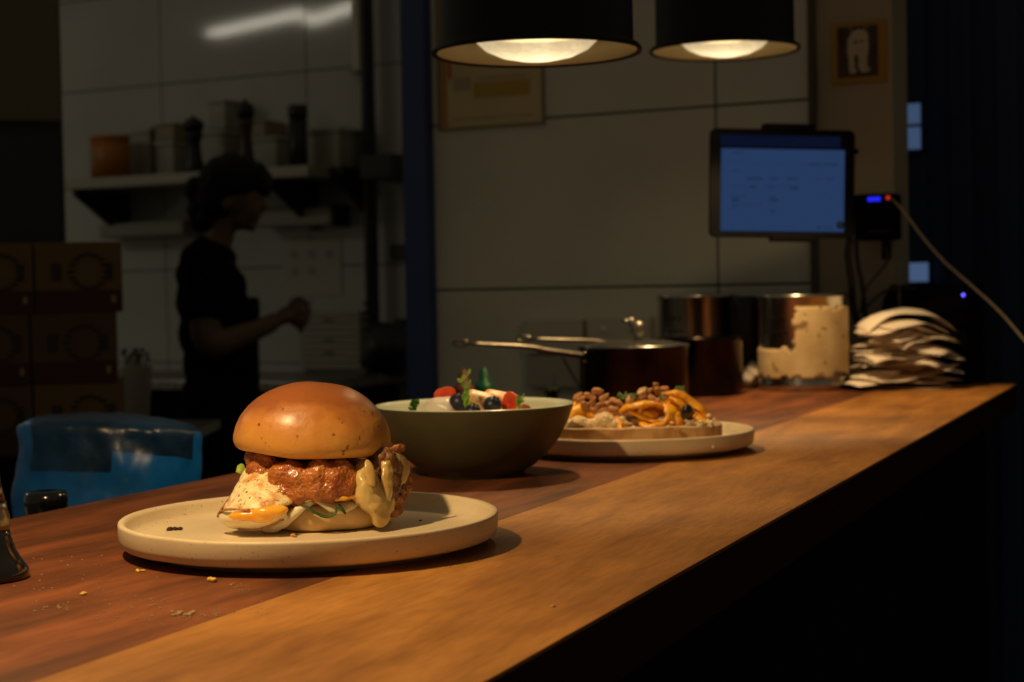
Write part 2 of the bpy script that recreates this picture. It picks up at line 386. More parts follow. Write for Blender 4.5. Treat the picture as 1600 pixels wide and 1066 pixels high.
# ------------------------------------------------------------------ plates and bowl
def plate(name, cx, cy, Rr, label):
    t = thing(name, label, 'plate', (cx, cy, CT), 0, 'stoneware plates')
    k = Rr/.13
    pr = [(0, .0035), (.098, .0035), (.1, 0), (.106, 0), (.108, .0028), (.1180, .0046), (.1265, .0066), (.1286, .0082), (.1296, .0125), (.1300, .0210), (.1297, .0224), (.1289, .0229), (.1268, .0229),
          (.1256, .0224), (.1244, .0200), (.1228, .0150), (.1195, .0116), (.112, .0104), (.05, .0103), (0, .0103)]
    bm = lathe([(r*k, z) for r, z in pr], 128)
    for v in bm.verts:
        v.co.z += .0003*noise.noise(v.co*25)
    o = obj('plate_body', bm, M_plate, t, world=False)
    return t
P1 = at(485, 815, 1.146)
plate('dinner_plate', P1.x, 1.146, .13, 'speckled cream stoneware plate under the burger')
P2c = (.1255, 1.77)
plate('dinner_plate', P2c[0], P2c[1], .130, 'speckled cream stoneware plate under the pumpkin toast')
BX, BY = at(741, 640, 1.57).x, 1.57
BR = .094
t = thing('fruit_bowl', 'olive stoneware bowl with pale glazed inside, behind the burger', 'bowl', (BX, BY, CT))
h = .0665
pro = [(0, .004), (.040, .004), (.041, 0), (.046, 0), (.047, .004), (.056, .009), (.069, .020), (.080, .034), (.088, .049), (.0935, .064), (.094, h)]
obj('bowl_body', lathe(pro, 96), M_bowl, t, world=False)
obj('bowl_lining', lathe([(.094, h), (.0935, h+.0008), (.0915, h+.0002), (.0905, .062), (.085, .048), (.077, .035), (.066, .022), (.05, .012), (0, .010)], 96), M_bowl_in, t, world=False)

# bowl contents
M_yog = mat('white yoghurt', (.80, .74, .66), .35, sss=.3, col2=(.74, .66, .58), scale=60)
M_gran = mat('granola', (.45, .27, .12), .8, col2=(.62, .45, .25), scale=160, bump=.6, bscale=200)
bm = lathe([(0, .053), (.03, .0535), (.06, .052), (.078, .049), (.0835, .0472), (.079, .042), (0, .042)], 48, Matrix.Translation((BX, BY, CT)))
for v in bm.verts: v.co.z += .0025*noise.noise(v.co*60)
o = obj('granola', bm, M_gran); tag(o, 'bed of granola and yoghurt filling the olive bowl', 'granola', kind='stuff'); mods(o, sub=1, disp=(.003, .006))
def pb(px, py, d): return at(px, py, d)
o = obj('yoghurt', ell(pb(692, 641, 1.535), (.018, .018, .013), nz=.004, nf=110), M_yog)
ell(pb(0, 0, 1), (.001,)*3) if False else None
tag(o, 'white scoop of yoghurt left of the large blueberry in the bowl', 'yoghurt'); mods(o, sub=1)
o = obj('yoghurt', ell(pb(740, 639, 1.56), (.030, .018, .009), nz=.004, nf=70), M_yog); tag(o, 'white yoghurt behind the blueberries in the bowl', 'yoghurt'); mods(o, sub=1)
M_blueb = mat('blueberry skin', (.016, .018, .040), .38, col2=(.05, .06, .12), scale=80, lo=.45, hi=.75)
M_bcrown = mat('blueberry crown', (.02, .016, .03), .7)
for px, py, d, r, lb in [(717, 629, 1.525, .0094, 'large dark blueberry under the upright mint sprig in the bowl'),
                         (769, 633, 1.522, .0086, 'blueberry in front of the red strawberry piece in the bowl'),
                         (738, 644, 1.508, .0080, 'lowest blueberry between the two larger ones in the bowl')]:
    c = pb(px, py, d); t = thing('blueberry', lb, 'blueberry', c-Vector((0, 0, r)), 0, 'blueberries in the bowl')
    obj('berry', ell(c, (r, r, r*.92), seg=4), M_blueb, t)
    rm = rotm(.5, .6, 0); bm = bmesh.new()
    for k in range(5):
        a = k*2*PI/5; v = rm @ Vector((math.cos(a)*r*.34, math.sin(a)*r*.34, r*.93)); ell(c+v, (r*.16, r*.12, r*.10), bm, 2, rot=rm)
    obj('crown', bm, M_bcrown, t)
M_straw = mat('strawberry flesh', (.62, .045, .015), .35, col2=(.75, .12, .04), scale=120, sss=.25, bump=.3, bscale=400)
M_straw_in = mat('strawberry core', (.80, .33, .18), .4, col2=(.70, .12, .05), scale=60, sss=.2)
def wedge(c, s, rot, bev=.002):
    bm = box((0, 0, 0), s, None, .0045); bmesh.ops.subdivide_edges(bm, edges=bm.edges, cuts=2, use_grid_fill=True)
    for v in bm.verts:
        v.co.z *= 1-.45*(v.co.x/s[0]+.5); v.co += Vector([noise.noise(v.co*150+Vector((i*7, 3, c[0]*50)))*.0012 for i in range(3)])
    bm.transform(Matrix.Translation(c) @ rot.to_4x4()); return bm
def piece(name, px, py, d, s, rot, m, lb, cat, group=None):
    o = obj(name, wedge(pb(px, py, d), s, rotm(*rot)), m); tag(o, lb, cat, group); mods(o, sub=2); return o
def berry_cone(name, px, py, d, r, ln, rot, m, lb):
    bm = lathe([(0, 0), (r*.5, ln*.02), (r*.9, ln*.15), (r, ln*.35), (r*.8, ln*.65), (r*.4, ln*.92), (0, ln)], 24)
    for v in bm.verts: v.co.y = max(v.co.y, -.0005)
    bm.transform(Matrix.Translation(pb(px, py, d)) @ rotm(*rot).to_4x4() @ Matrix.Translation((0, 0, -ln/2)))
    o = obj(name, bm, m); tag(o, lb, 'strawberry', 'strawberry pieces in the bowl'); return o
berry_cone('strawberry_piece', 697, 619, 1.56, .010, .022, (0, 1.0, .4), M_straw, 'red strawberry piece behind the large blueberry, at the left')
berry_cone('strawberry_piece', 799, 631, 1.53, .0105, .022, (.2, 1.9, -.5), M_straw, 'bright red strawberry piece right of the blueberries')
berry_cone('strawberry_piece', 818, 640, 1.525, .006, .014, (.1, 1.4, .3), M_straw_in, 'tiny strawberry piece low at the right end of the bowl fruit')
M_melon = mat('papaya flesh', (.82, .36, .09), .4, col2=(.85, .50, .22), scale=35, sss=.3)
M_melon2 = mat('pale melon flesh', (.80, .62, .34), .4, col2=(.85, .50, .25), scale=40, sss=.3)
piece('papaya_wedge', 784, 623, 1.56, (.034, .015, .013), (.5, .14, -.15), M_melon, 'long orange papaya wedge lying on top of the bowl', 'papaya')
piece('melon_wedge', 754, 626, 1.545, (.028, .014, .019), (.5, .12, -.1), M_melon2, 'pale orange melon wedge right behind the mint sprig', 'melon')
M_leaf = mat('fresh green leaf', (.10, .26, .025), .5, col2=(.20, .40, .05), scale=120, sss=.2)
M_leafd = mat('dark green leaf', (.035, .13, .02), .5, col2=(.07, .20, .03), scale=120)
def leaf(c, L, wd, rot, m, parent=None, name='leaf', cup=.3):
    bm = bmesh.new(); n = 7; rows = []
    for i in range(n+1):
        u = i/n; ww = wd*math.sin(PI*min(1, .06+u*.93))**.8*(1+.18*math.sin(u*18)); rows.append([bm.verts.new((x*ww, u*L, cup*L*(u*u*.6+abs(x)*.35*(1-u)))) for x in (-.5, -.25, 0, .25, .5)])
    for a, b in zip(rows, rows[1:]):
        for i in range(4): bm.faces.new((a[i], a[i+1], b[i+1], b[i]))
    bm.transform(Matrix.Translation(c) @ rot.to_4x4())
    return mods(obj(name, bm, m, parent), sub=1, solid=.0004)
def sprig(px, py, d, pts, leaves, lb, m=M_leaf, name='mint_sprig'):
    c = pb(px, py, d); t = thing(name, lb, 'herb', c, 0)
    P = spline([c+Vector(q) for q in pts], 4)
    obj('stem', tube(P, .0007, 6), m, t)
    for i, (u, L, wd, rot) in enumerate(leaves):
        leaf(P[u], L, wd, rotm(*rot), m, t)
    return t
sprig(727, 622, 1.505, [(0, 0, -.006), (.001, 0, .006), (-.003, 0, .013), (.003, 0, .021)],
      [(3, .006, .005, (1.3, .2, -.3)), (6, .008, .005, (1.1, 0, 1.3)), (9, .007, .005, (1.0, 0, -.5)), (5, .010, .007, (.9, .3, -1.2)), (4, .012, .008, (-1.2, 0, .2)), (2, .013, .008, (-1.4, 0, -.4)), (8, .007, .006, (.7, 0, 2.4)), (12, .006, .004, (1.2, .3, -.8)), (1, .012, .009, (1.3, 0, -.8))],
      'upright green mint sprig beside the large blueberry in the bowl')
def curly(n, s, seed):
    q = random.Random(seed); return [(q.randint(1, 7), s*q.uniform(.7, 1.1), s*q.uniform(.7, 1.1), (q.uniform(.3, 1.5), q.uniform(-.5, .5), q.uniform(-3, 3))) for _ in range(n)]
sprig(648, 640, 1.505, [(0, 0, -.005), (0, 0, .002), (.002, 0, .005)], curly(16, .0075, 1),
      'dark green curly herb leaf at the left end of the bowl', M_leafd, 'parsley_sprig')
sprig(811, 636, 1.515, [(0, 0, -.005), (.001, 0, .003), (.004, 0, .009)], curly(12, .0060, 2),
      'light green herb sprig at the right end of the bowl', M_leaf, 'parsley_sprig')

# ------------------------------------------------------------------ burger
t = thing('burger', 'egg burger with a glossy brown bun on the nearest plate', 'burger', (at(490, 800, 1.185).x, 1.185, CT+.0103))
BG = t
def B(px, py, dy): return at(px, py, 1.185+dy)
def bun_mat():
    m, N, L, P = nt('glazed bun crust')
    tc = N.new('ShaderNodeTexCoord'); sp = N.new('ShaderNodeSeparateXYZ'); L.new(tc.outputs['Object'], sp.inputs[0])
    nz = N.new('ShaderNodeTexNoise'); nz.inputs['Scale'].default_value = 30; nz.inputs['Detail'].default_value = 7; L.new(tc.outputs['Object'], nz.inputs['Vector'])
    ad = N.new('ShaderNodeMath'); ad.operation = 'MULTIPLY_ADD'; ad.inputs[1].default_value = .048; L.new(nz.outputs['Fac'], ad.inputs[0]); L.new(sp.outputs['Z'], ad.inputs[2])
    cr = N.new('ShaderNodeValToRGB'); e = cr.color_ramp.elements
    mr = N.new('ShaderNodeMapRange'); mr.inputs[1].default_value = .064; mr.inputs[2].default_value = .112; L.new(ad.outputs[0], mr.inputs[0]); L.new(mr.outputs[0], cr.inputs[0])
    e[0].position = .0; e[0].color = (.68, .37, .085, 1); e[1].position = 1; e[1].color = (.30, .09, .016, 1)
    q = e.new(.28); q.color = (.64, .32, .065, 1); q = e.new(.72); q.color = (.54, .22, .040, 1)
    n2 = N.new('ShaderNodeTexNoise'); n2.inputs['Scale'].default_value = 130; L.new(tc.outputs['Object'], n2.inputs['Vector'])
    r2 = N.new('ShaderNodeValToRGB'); r2.color_ramp.elements[0].position = .67; r2.color_ramp.elements[1].position = .73; L.new(n2.outputs['Fac'], r2.inputs[0])
    mx = N.new('ShaderNodeMix'); mx.data_type = 'RGBA'; mx.inputs[7].default_value = (.20, .06, .015, 1); L.new(r2.outputs[0], mx.inputs[0]); L.new(cr.outputs[0], mx.inputs[6])
    L.new(mx.outputs[2], P.inputs['Base Color'])
    P.inputs['Roughness'].default_value = .42; P.inputs['Coat Weight'].default_value = .22; P.inputs['Coat Roughness'].default_value = .28
    P.inputs['Subsurface Weight'].default_value = .12; P.inputs['Subsurface Scale'].default_value = .004
    n3 = N.new('ShaderNodeTexNoise'); n3.inputs['Scale'].default_value = 90; n3.inputs['Detail'].default_value = 8; L.new(tc.outputs['Object'], n3.inputs['Vector'])
    bp = N.new('ShaderNodeBump'); bp.inputs['Strength'].default_value = .5; bp.inputs['Distance'].default_value = .0016; L.new(n3.outputs['Fac'], bp.inputs['Height']); L.new(bp.outputs[0], P.inputs['Normal'])
    return m
c = B(488, 700, 0); c.z = CT+.0625
prof = [(0, .001), (.030, .000), (.045, .000), (.0515, .0012), (.0548, .0040), (.0560, .0075), (.0559, .0115), (.0543, .0180), (.0515, .0245), (.0463, .0315), (.040, .0372), (.0325, .0420), (.024, .0458), (.014, .0484), (.006, .0493), (0, .0495)]
bm = lathe(prof, 96)
bmesh.ops.subdivide_edges(bm, edges=[e for e in bm.edges], cuts=1, use_grid_fill=True)
for v in bm.verts:
    q = v.co*1.0; k = noise.noise(q*22+Vector((3, 1, 5)))
    v.co.x *= 1+.03*k; v.co.y *= 1+.03*k
    if q.z < .012:
        a = math.atan2(q.y, q.x); v.co.z += .0016*noise.noise(Vector((math.cos(a)*2.2, math.sin(a)*2.2, 2)))
    v.co.z += .0010*noise.noise(q*38)
bm.transform(Matrix.Translation(c) @ Matrix.Rotation(.055, 4, 'Y') @ Matrix.Rotation(.03, 4, 'X'))
o = obj('bun_top', bm, bun_mat(), BG); mods(o, sub=1)
M_bunc = mat('pale bun crumb', (.72, .52, .27), .7, col2=(.62, .42, .20), scale=60, bump=.25, bscale=160, sss=.1)
c = B(510, 815, 0); c.z = CT+.0103
bm = lathe([(0, 0), (.040, 0), (.046, .0015), (.0495, .006), (.0505, .012), (.049, .018), (.046, .021), (0, .022)], 96, Matrix.Translation(c))
for v in bm.verts: v.co += Vector((0, 0, .0015*noise.noise(v.co*40)))
mods(obj('bun_bottom', bm, M_bunc, BG), sub=1)

# patty / filling core that carries the sauce
M_sauce = mat('red tomato relish', (.34, .075, .008), .24, col2=(.52, .17, .016), scale=60, lo=.35, hi=.7, spots=((.22, .04, .01), 110, .66), bump=.9, bscale=480, coat=.8, sss=.05)
bm = bmesh.new()
cc = B(480, 742, 0); cc.z = CT+.047
ell(cc, (.045, .044, .015), bm, 4)
for px, py, dy, rr in [(400, 715, -.018, .008), (415, 722, -.026, .009), (400, 735, -.030, .007), (412, 745, -.034, .007), (432, 762, -.042, .009), (445, 775, -.047, .008), (470, 772, -.048, .009), (495, 768, -.049, .009), (515, 768, -.048, .009),
                       (535, 762, -.044, .009), (548, 752, -.038, .009), (440, 742, -.042, .009), (465, 750, -.046, .010), (490, 750, -.047, .010), (520, 750, -.045, .010), (540, 742, -.039, .008),
                       (437, 785, -.050, .006), (436, 795, -.054, .0045), (434, 805, -.057, .004), (455, 738, -.043, .009), (500, 735, -.044, .009), (530, 735, -.040, .009), (398, 715, -.020, .007), (510, 778, -.048, .005), (540, 772, -.044, .006)]:
    ell(B(px, py, dy), (rr*1.1, rr*.9, rr), bm, 2)
o = obj('tomato_relish', bm, M_sauce, BG); mods(o, remesh=.0009, sm=14, disp=[(.0012, .006), (.0018, .0016)])

M_egg = mat('fried egg white', (.90, .76, .42), .40, col2=(.66, .30, .07), scale=120, lo=.46, hi=.64, spots=((.08, .04, .015), 420, .63), sss=.10, bump=.7, bscale=200, coat=.25)
M_eggw = mat('smooth egg white', (.84, .76, .56), .32, col2=(.78, .66, .42), scale=50, sss=.35, coat=.3)
eg = [[(390, 722, -.016), (402, 720, -.026), (428, 735, -.036), (470, 750, -.038)],
      [(378, 740, -.024), (398, 744, -.040), (430, 752, -.046), (470, 764, -.044)],
      [(366, 762, -.032), (388, 766, -.052), (425, 772, -.056), (468, 776, -.048)],
      [(353, 786, -.038), (378, 786, -.058), (420, 788, -.063), (464, 783, -.051)],
      [(343, 802, -.042), (366, 797, -.062), (414, 797, -.067), (455, 789, -.054)]]
o = obj('fried_egg', sheet([[B(*p) for p in r] for r in eg]), M_egg, BG); mods(o, sub=3, solid=.0026, disp=[(.0010, .007), (.0008, .0020)])
eg2 = [[(344, 800, -.043), (366, 796, -.061), (414, 796, -.066), (455, 788, -.053)],
       [(339, 808, -.045), (362, 808, -.063), (408, 808, -.068), (450, 798, -.056)],
       [(344, 817, -.046), (368, 822, -.062), (410, 821, -.066), (450, 806, -.056)],
       [(356, 824, -.040), (384, 829, -.050), (420, 828, -.052), (456, 812, -.050)],
       [(368, 822, -.030), (394, 822, -.032), (430, 822, -.034), (460, 812, -.036)]]
o = obj('egg_fold', sheet([[B(*p) for p in r] for r in eg2]), M_eggw, BG); mods(o, sub=3, solid=.0026, disp=(.0006, .006))
M_yolk = mat('runny egg yolk', (.92, .42, .03), .16, col2=(.95, .52, .06), scale=40, sss=.4, coat=.6)
bm = bmesh.new(); ell(B(394, 806, -.0640), (.0165, .0045, .0038), bm, 3); ell(B(418, 801, -.0650), (.0115, .0045, .0040), bm, 3); ell(B(432, 797, -.0615), (.0085, .004, .0036), bm, 3); ell(B(374, 804, -.0620), (.0065, .003, .0024), bm, 3); ell(B(408, 811, -.0650), (.0085, .0035, .0026), bm, 3)
o = obj('egg_yolk', bm, M_yolk, BG); mods(o, remesh=.0009, sm=4)
# pale flap under the fold, and the wavy skirt of egg white across the front
M_flap = M_eggw
fl = [[(392, 822, -.042), (420, 815, -.052), (450, 800, -.052), (478, 780, -.050), (495, 776, -.050)],
      [(405, 828, -.048), (425, 826, -.054), (452, 812, -.055), (478, 788, -.053), (495, 782, -.052)],
      [(418, 833, -.048), (430, 834, -.050), (452, 822, -.052), (474, 798, -.051), (492, 786, -.050)]]
o = obj('egg_flap', sheet([[B(*p) for p in r] for r in fl]), M_flap, BG); mods(o, sub=3, solid=.0020, disp=(.0012, .006))
sk = [[(455, 778, -.040), (475, 772, -.044), (492, 772, -.046), (508, 780, -.046), (528, 786, -.044), (548, 782, -.040), (565, 776, -.034)],
      [(455, 788, -.048), (474, 781, -.052), (490, 777, -.053), (504, 786, -.053), (522, 796, -.051), (542, 794, -.048), (562, 786, -.042)],
      [(458, 794, -.048), (476, 786, -.053), (490, 781, -.054), (502, 793, -.053), (522, 806, -.051), (541, 802, -.048), (560, 792, -.042)]]
o = obj('egg_skirt', sheet([[B(*p) for p in r] for r in sk]), M_flap, BG); mods(o, sub=3, solid=.0016, disp=(.0008, .005))
bm = bmesh.new(); ell(B(525, 779, -.0495), (.009, .003, .0022), bm, 3); ell(B(544, 776, -.046), (.007, .003, .002), bm, 3)
obj('yolk_drip', bm, M_yolk, BG)
# melted cheese at the right
M_cheese = mat('melted cheese', (.60, .44, .17), .30, col2=(.50, .33, .10), scale=70, sss=.35, coat=.35, spots=((.42, .18, .04), 120, .72))
ch = [[(556, 722, -.030), (568, 716, -.030), (576, 718, -.030), (586, 726, -.024)],
      [(553, 740, -.040), (565, 738, -.044), (578, 740, -.042), (590, 744, -.034)],
      [(550, 762, -.044), (566, 760, -.050), (582, 760, -.048), (600, 762, -.036)],
      [(546, 782, -.042), (566, 784, -.052), (586, 782, -.050), (606, 780, -.038)],
      [(560, 790, -.044), (574, 797, -.052), (590, 795, -.051), (612, 792, -.038)],
      [(578, 800, -.046), (584, 812, -.050), (596, 812, -.050), (610, 806, -.040)],
      [(580, 814, -.046), (586, 825, -.048), (597, 826, -.048), (607, 818, -.042)]]
o = obj('melted_cheese', sheet([[B(*p) for p in r] for r in ch]), M_cheese, BG); mods(o, sub=3, solid=.0024, disp=(.0026, .007))
ch = [[(570, 716, -.040), (580, 720, -.040)], [(568, 730, -.046), (586, 734, -.044)], [(572, 746, -.048), (588, 750, -.046)], [(578, 762, -.050), (587, 762, -.049)]]
o = obj('cheese_string', sheet([[B(*p) for p in r] for r in ch]), M_cheese, BG); mods(o, sub=3, solid=.003, disp=(.001, .006))
ch = [[(608, 702, -.020), (622, 708, -.014), (634, 714, -.004)], [(610, 722, -.024), (628, 722, -.018), (640, 728, -.006)], [(612, 742, -.026), (628, 742, -.020), (640, 742, -.008)],
      [(614, 758, -.028), (626, 758, -.022), (630, 756, -.012)], [(604, 776, -.034), (614, 782, -.030), (620, 776, -.020)], [(600, 800, -.040), (610, 806, -.036), (614, 800, -.026)]]
o = obj('cheese_edge', sheet([[B(*p) for p in r] for r in ch]), M_cheese, BG); mods(o, sub=3, solid=.0032, disp=(.0018, .008))
M_bacon = mat('browned bacon', (.12, .045, .014), .5, col2=(.30, .13, .04), scale=90, bump=.8, bscale=260, coat=.15)
bm = bmesh.new()
for px, py, dy, r in [(596, 720, -.020, .011), (604, 735, -.018, .012), (606, 752, -.022, .011), (602, 772, -.026, .010), (594, 788, -.030, .008), (585, 740, -.024, .010), (618, 765, -.016, .008), (580, 775, -.028, .010)]:
    ell(B(px, py, dy), (r, r, r), bm, 2)
o = obj('bacon', bm, M_bacon, BG); mods(o, remesh=.0013, sm=3, disp=[(.004, .007), (.002, .0025)])
M_crisp = mat('crisp fried edge', (.50, .23, .06), .5, col2=(.22, .06, .015), scale=120, bump=.6, bscale=250)
ch = [[(590, 712, -.018), (604, 700, -.016), (618, 695, -.014), (632, 692, -.010)], [(594, 718, -.022), (606, 707, -.022), (620, 703, -.018), (635, 699, -.012)], [(596, 722, -.018), (608, 712, -.018), (622, 707, -.014), (634, 704, -.008)]]
o = obj('crisp_edge', sheet([[B(*p) for p in r] for r in ch]), M_crisp, BG); mods(o, sub=3, solid=.002, disp=(.003, .004))
bm = bmesh.new()
for px, py, dy, r in [(620, 782, -.022, .0045), (626, 788, -.020, .003), (622, 795, -.022, .004), (616, 801, -.024, .0035), (636, 745, -.006, .004), (634, 762, -.008, .0045), (628, 774, -.014, .004), (630, 797, -.018, .0015)]:
    ell(B(px, py, dy), (r, r, r*1.3), bm, 2, nz=.002, nf=300)
o = obj('crisp_crumbs', bm, M_crisp, BG); mods(o, remesh=.0008, disp=(.002, .002))
ch = [[(592, 716, -.030), (604, 722, -.034), (612, 716, -.028)], [(598, 738, -.036), (606, 742, -.038), (616, 738, -.032)], [(594, 756, -.040), (604, 764, -.042), (614, 762, -.036)], [(598, 778, -.040), (606, 784, -.041), (612, 784, -.036)]]
o = obj('cheese_veil', sheet([[B(*p) for p in r] for r in ch]), M_cheese, BG); mods(o, sub=3, solid=.0016, disp=(.0022, .006))
def rim(pts, r, nm): o = obj(nm, tube(spline([B(*p) for p in pts], 6), r, 8), M_crisp, BG); mods(o, disp=(.0012, .0018)); return o
rim([(386, 735, -.021), (372, 758, -.030), (357, 782, -.036), (343, 801, -.043), (340, 808, -.046)], .0009, 'egg_crisp_rim')
rim([(343, 801, -.046), (352, 797, -.056), (366, 796, -.0640), (390, 797, -.0675)], .0008, 'egg_crisp_rim')
rim([(372, 827, -.058), (398, 828, -.058), (422, 822, -.060), (444, 812, -.059)], .0006, 'egg_crisp_rim')
M_rocket = mat('rocket leaf', (.028, .085, .018), .5)
def strand(pts, r, nm, m): 
    return obj(nm, tube(spline([B(*p) for p in pts], 6), [r*(.6+.4*math.sin(PI*i/(len(pts)*6-6))) for i in range((len(pts)-1)*6+1)], 8, flat=.35), m, BG)
strand([(472, 790, -.052), (484, 796, -.054), (494, 802, -.054), (510, 808, -.054), (524, 802, -.053), (526, 790, -.052)], .0022, 'rocket_leaf', M_rocket)
strand([(530, 788, -.050), (535, 796, -.051), (540, 803, -.050)], .0018, 'rocket_leaf', M_rocket)
ch = [[(382, 724, -.012), (374, 724, -.012), (369, 730, -.014)], [(384, 732, -.016), (374, 732, -.020), (370, 735, -.018)], [(384, 742, -.018), (374, 741, -.022), (367, 737, -.018)]]
o = obj('lettuce_leaf', sheet([[B(*p) for p in r] for r in ch]), mat('lettuce', (.30, .42, .06), .45, sss=.2), BG); mods(o, sub=3, solid=.0012, disp=(.0012, .004))

# crumbs on the near plate
PF = CT+.0103
def crumb(name, px, py, z, s, m, lb, cat, n=5, seed=1, spread=1.0, group=None, kind=None):
    rr = random.Random(seed); bm = bmesh.new(); c = onz(px, py, z)
    for k in range(n):
        r = s*rr.uniform(.35, .7); ell(c+Vector((rr.uniform(-1, 1)*s*spread, rr.uniform(-1, 1)*s*.8, r*.7)), (r*rr.uniform(.8, 1.6), r, r*.8), bm, 2, nz=r*.5, nf=400)
    o = obj(name, bm, m); tag(o, lb, cat, group, kind); return o
M_char = mat('charred crumb', (.02, .012, .008), .7, bump=.5)
M_ccr = mat('toasted crumb', (.62, .34, .10), .7, col2=(.40, .16, .04), scale=200)
crumb('burnt_crumb', 274, 829, PF, .0028, M_char, 'black burnt crumb left of the burger on the plate', 'crumb', 7, 3, 1.5)
crumb('burnt_crumb', 378, 828, PF, .0013, M_char, 'tiny dark crumb just under the folded egg', 'crumb', 3, 5)
crumb('toast_crumb', 458, 839, PF, .0028, M_ccr, 'orange toasted crumb in front of the burger on the plate', 'crumb', 3, 8, .5)
crumb('burnt_crumb', 657, 814, PF, .0010, M_char, 'tiny dark crumb right of the burger on the plate', 'crumb', 3, 9, 2)
M_ycr = mat('yellow crumb', (.75, .48, .08), .7)
M_pale = mat('pale crumbs', (.48, .33, .18), .8)
for px, py, s, sd, lb in [(326, 909, .0034, 11, 'yellow shred of food on the counter in front of the near plate'), (130, 930, .0022, 12, 'yellow crumb on the counter right of the grinder'), (221, 894, .0021, 13, 'yellow crumb on the counter beside the plate shadow')]:
    crumb('yellow_crumb', px, py, CT, s, M_ycr, lb, 'crumb', 4, sd, 1.6)
bm = bmesh.new(); rr = random.Random(4)
def dust(x0, x1, y0, y1, n, s=.0006):
    for k in range(n):
        c = onz(rr.uniform(x0, x1), rr.uniform(y0, y1), CT); r = s*rr.uniform(.4, 1.3); ell(c+Vector((0, 0, r*.4)), (r*1.5, r, r*.6), bm, 1)
dust(265, 345, 955, 965, 40, .0007); dust(270, 300, 957, 963, 12, .0012); dust(340, 420, 938, 960, 16, .0005); dust(150, 260, 935, 970, 34); dust(50, 110, 940, 956, 22); dust(10, 180, 868, 930, 26, .0005)
dust(30, 330, 900, 990, 36, .0004); dust(360, 400, 912, 922, 14, .0006); dust(0, 120, 860, 900, 10, .0005); dust(864, 868, 946, 949, 2, .0010); dust(700, 740, 880, 895, 3, .0007)
o = obj('counter_crumbs', bm, M_pale); tag(o, 'scatter of fine pale crumbs on the dark plank in front', 'crumbs', kind='stuff')
# ------------------------------------------------------------------ pumpkin toast on the second plate
PX_, PY_ = P2c
def T(px, py, d): return at(px, py, d)
M_crust = mat('bread crust', (.42, .21, .085), .75, col2=(.60, .36, .16), scale=60, stretch=(1, 1, .5), bump=.5, bscale=220)
M_breadc = mat('bread crumb', (.66, .47, .27), .85, col2=(.50, .32, .16), scale=90, bump=.5, bscale=200)
# slice outline in plan (x, y), front edge towards the camera
ol = [(868, 1.690), (900, 1.677), (960, 1.672), (1020, 1.672), (1080, 1.677), (1118, 1.688), (1128, 1.705), (1126, 1.735), (1112, 1.765), (1070, 1.782), (1000, 1.787), (930, 1.785), (885, 1.765), (866, 1.725)]
bm = bmesh.new(); vb = []; vt = []; vi = []
pc = Vector((at(1000, 680, 1.72).x, 1.73, 0))
P_ = [Vector((at(px, 680, y).x, y, 0)) for px, y in ol]; P_ = spline(P_+[P_[0]], 5)[:-1]
for k, p in enumerate(P_):
    p.z = 0; n = noise.noise(p*60)*.0012
    vb.append(bm.verts.new((p.x, p.y, CT+.0108))); vt.append(bm.verts.new((p.x+n, p.y+n, CT+.0315+n)))
    q = p.lerp(pc, .05); vi.append(bm.verts.new((q.x, q.y, CT+.0325+n)))
N_ = len(P_)
for k in range(N_):
    j = (k+1) % N_
    bm.faces.new((vb[k], vb[j], vt[j], vt[k])); f = bm.faces.new((vt[k], vt[j], vi[j], vi[k])); f.material_index = 1
f = bm.faces.new(vi); f.material_index = 1; bm.faces.new(vb[::-1]); bmesh.ops.recalc_face_normals(bm, faces=bm.faces)
o = obj('bread_slice', bm, [M_crust, M_breadc], sm=False); tag(o, 'thick slice of brown bread on the farther plate', 'bread')
BT = CT+.0325
M_cream = mat('whipped feta', (.84, .66, .40), .7, col2=(.74, .54, .30), scale=120, bump=.5, bscale=260)
def clump(name, lst, m, lb, cat, rem=.0009, disp=((.003, .005), (.0022, .0016)), grp=None):
    bm = bmesh.new()
    for px, py, d, r in lst: ell(T(px, py, d), (r*1.25, r, r*.85), bm, 2)
    o = obj(name, bm, m); tag(o, lb, cat, grp); mods(o, remesh=rem, sm=1, disp=list(disp)); return o
clump('whipped_feta', [(893, 664, 1.690, .007), (905, 660, 1.688, .008), (918, 664, 1.688, .007), (886, 669, 1.688, .005)], M_cream, 'left dollop of whipped feta on the front edge of the toast', 'cheese')
clump('whipped_feta', [(930, 662, 1.688, .007), (944, 656, 1.690, .009), (957, 664, 1.688, .007), (935, 668, 1.686, .005), (962, 668, 1.688, .005)], M_cream, 'right, larger dollop of whipped feta on the toast front edge', 'cheese')
M_pump = mat('roast pumpkin', (.84, .40, .010), .38, col2=(.74, .27, .008), scale=70, sss=.04, spots=((.22, .07, .01), 90, .66), bump=.4, bscale=180, coat=.2)
M_pumpd = mat('charred pumpkin skin', (.10, .045, .012), .5, col2=(.35, .14, .02), scale=80)
def slab(pts, wd, th_, lb, m=M_pump, name='pumpkin_slice', cat='pumpkin'):
    """bent slice: pts (px,py,depth) centre line, wd width, th_ thickness"""
    wd *= 1.3; P = spline([T(*p) for p in pts], 5); bm = bmesh.new(); n = len(P)
    tube(P, [wd*.5*(.55+.45*math.sin(PI*min(1, .12+i/(n-1)*.8))) for i in range(n)], 8, bm, flat=th_/wd)
    for v in bm.verts: v.co += Vector([noise.noise(v.co*190+Vector((k*9, 0, 0)))*.0028 for k in range(3)])
    o = obj(name, bm, m); tag(o, lb, cat, 'pumpkin on the toast'); mods(o, sub=1); return o
slab([(880, 662, 1.71), (898, 646, 1.715), (918, 643, 1.72), (934, 656, 1.71)], .016, .018, 'pumpkin piece farthest left, above the left feta dollop')
slab([(884, 640, 1.74), (900, 632, 1.745), (922, 636, 1.74)], .014, .010, 'small pumpkin tip at the far left behind the nuts')
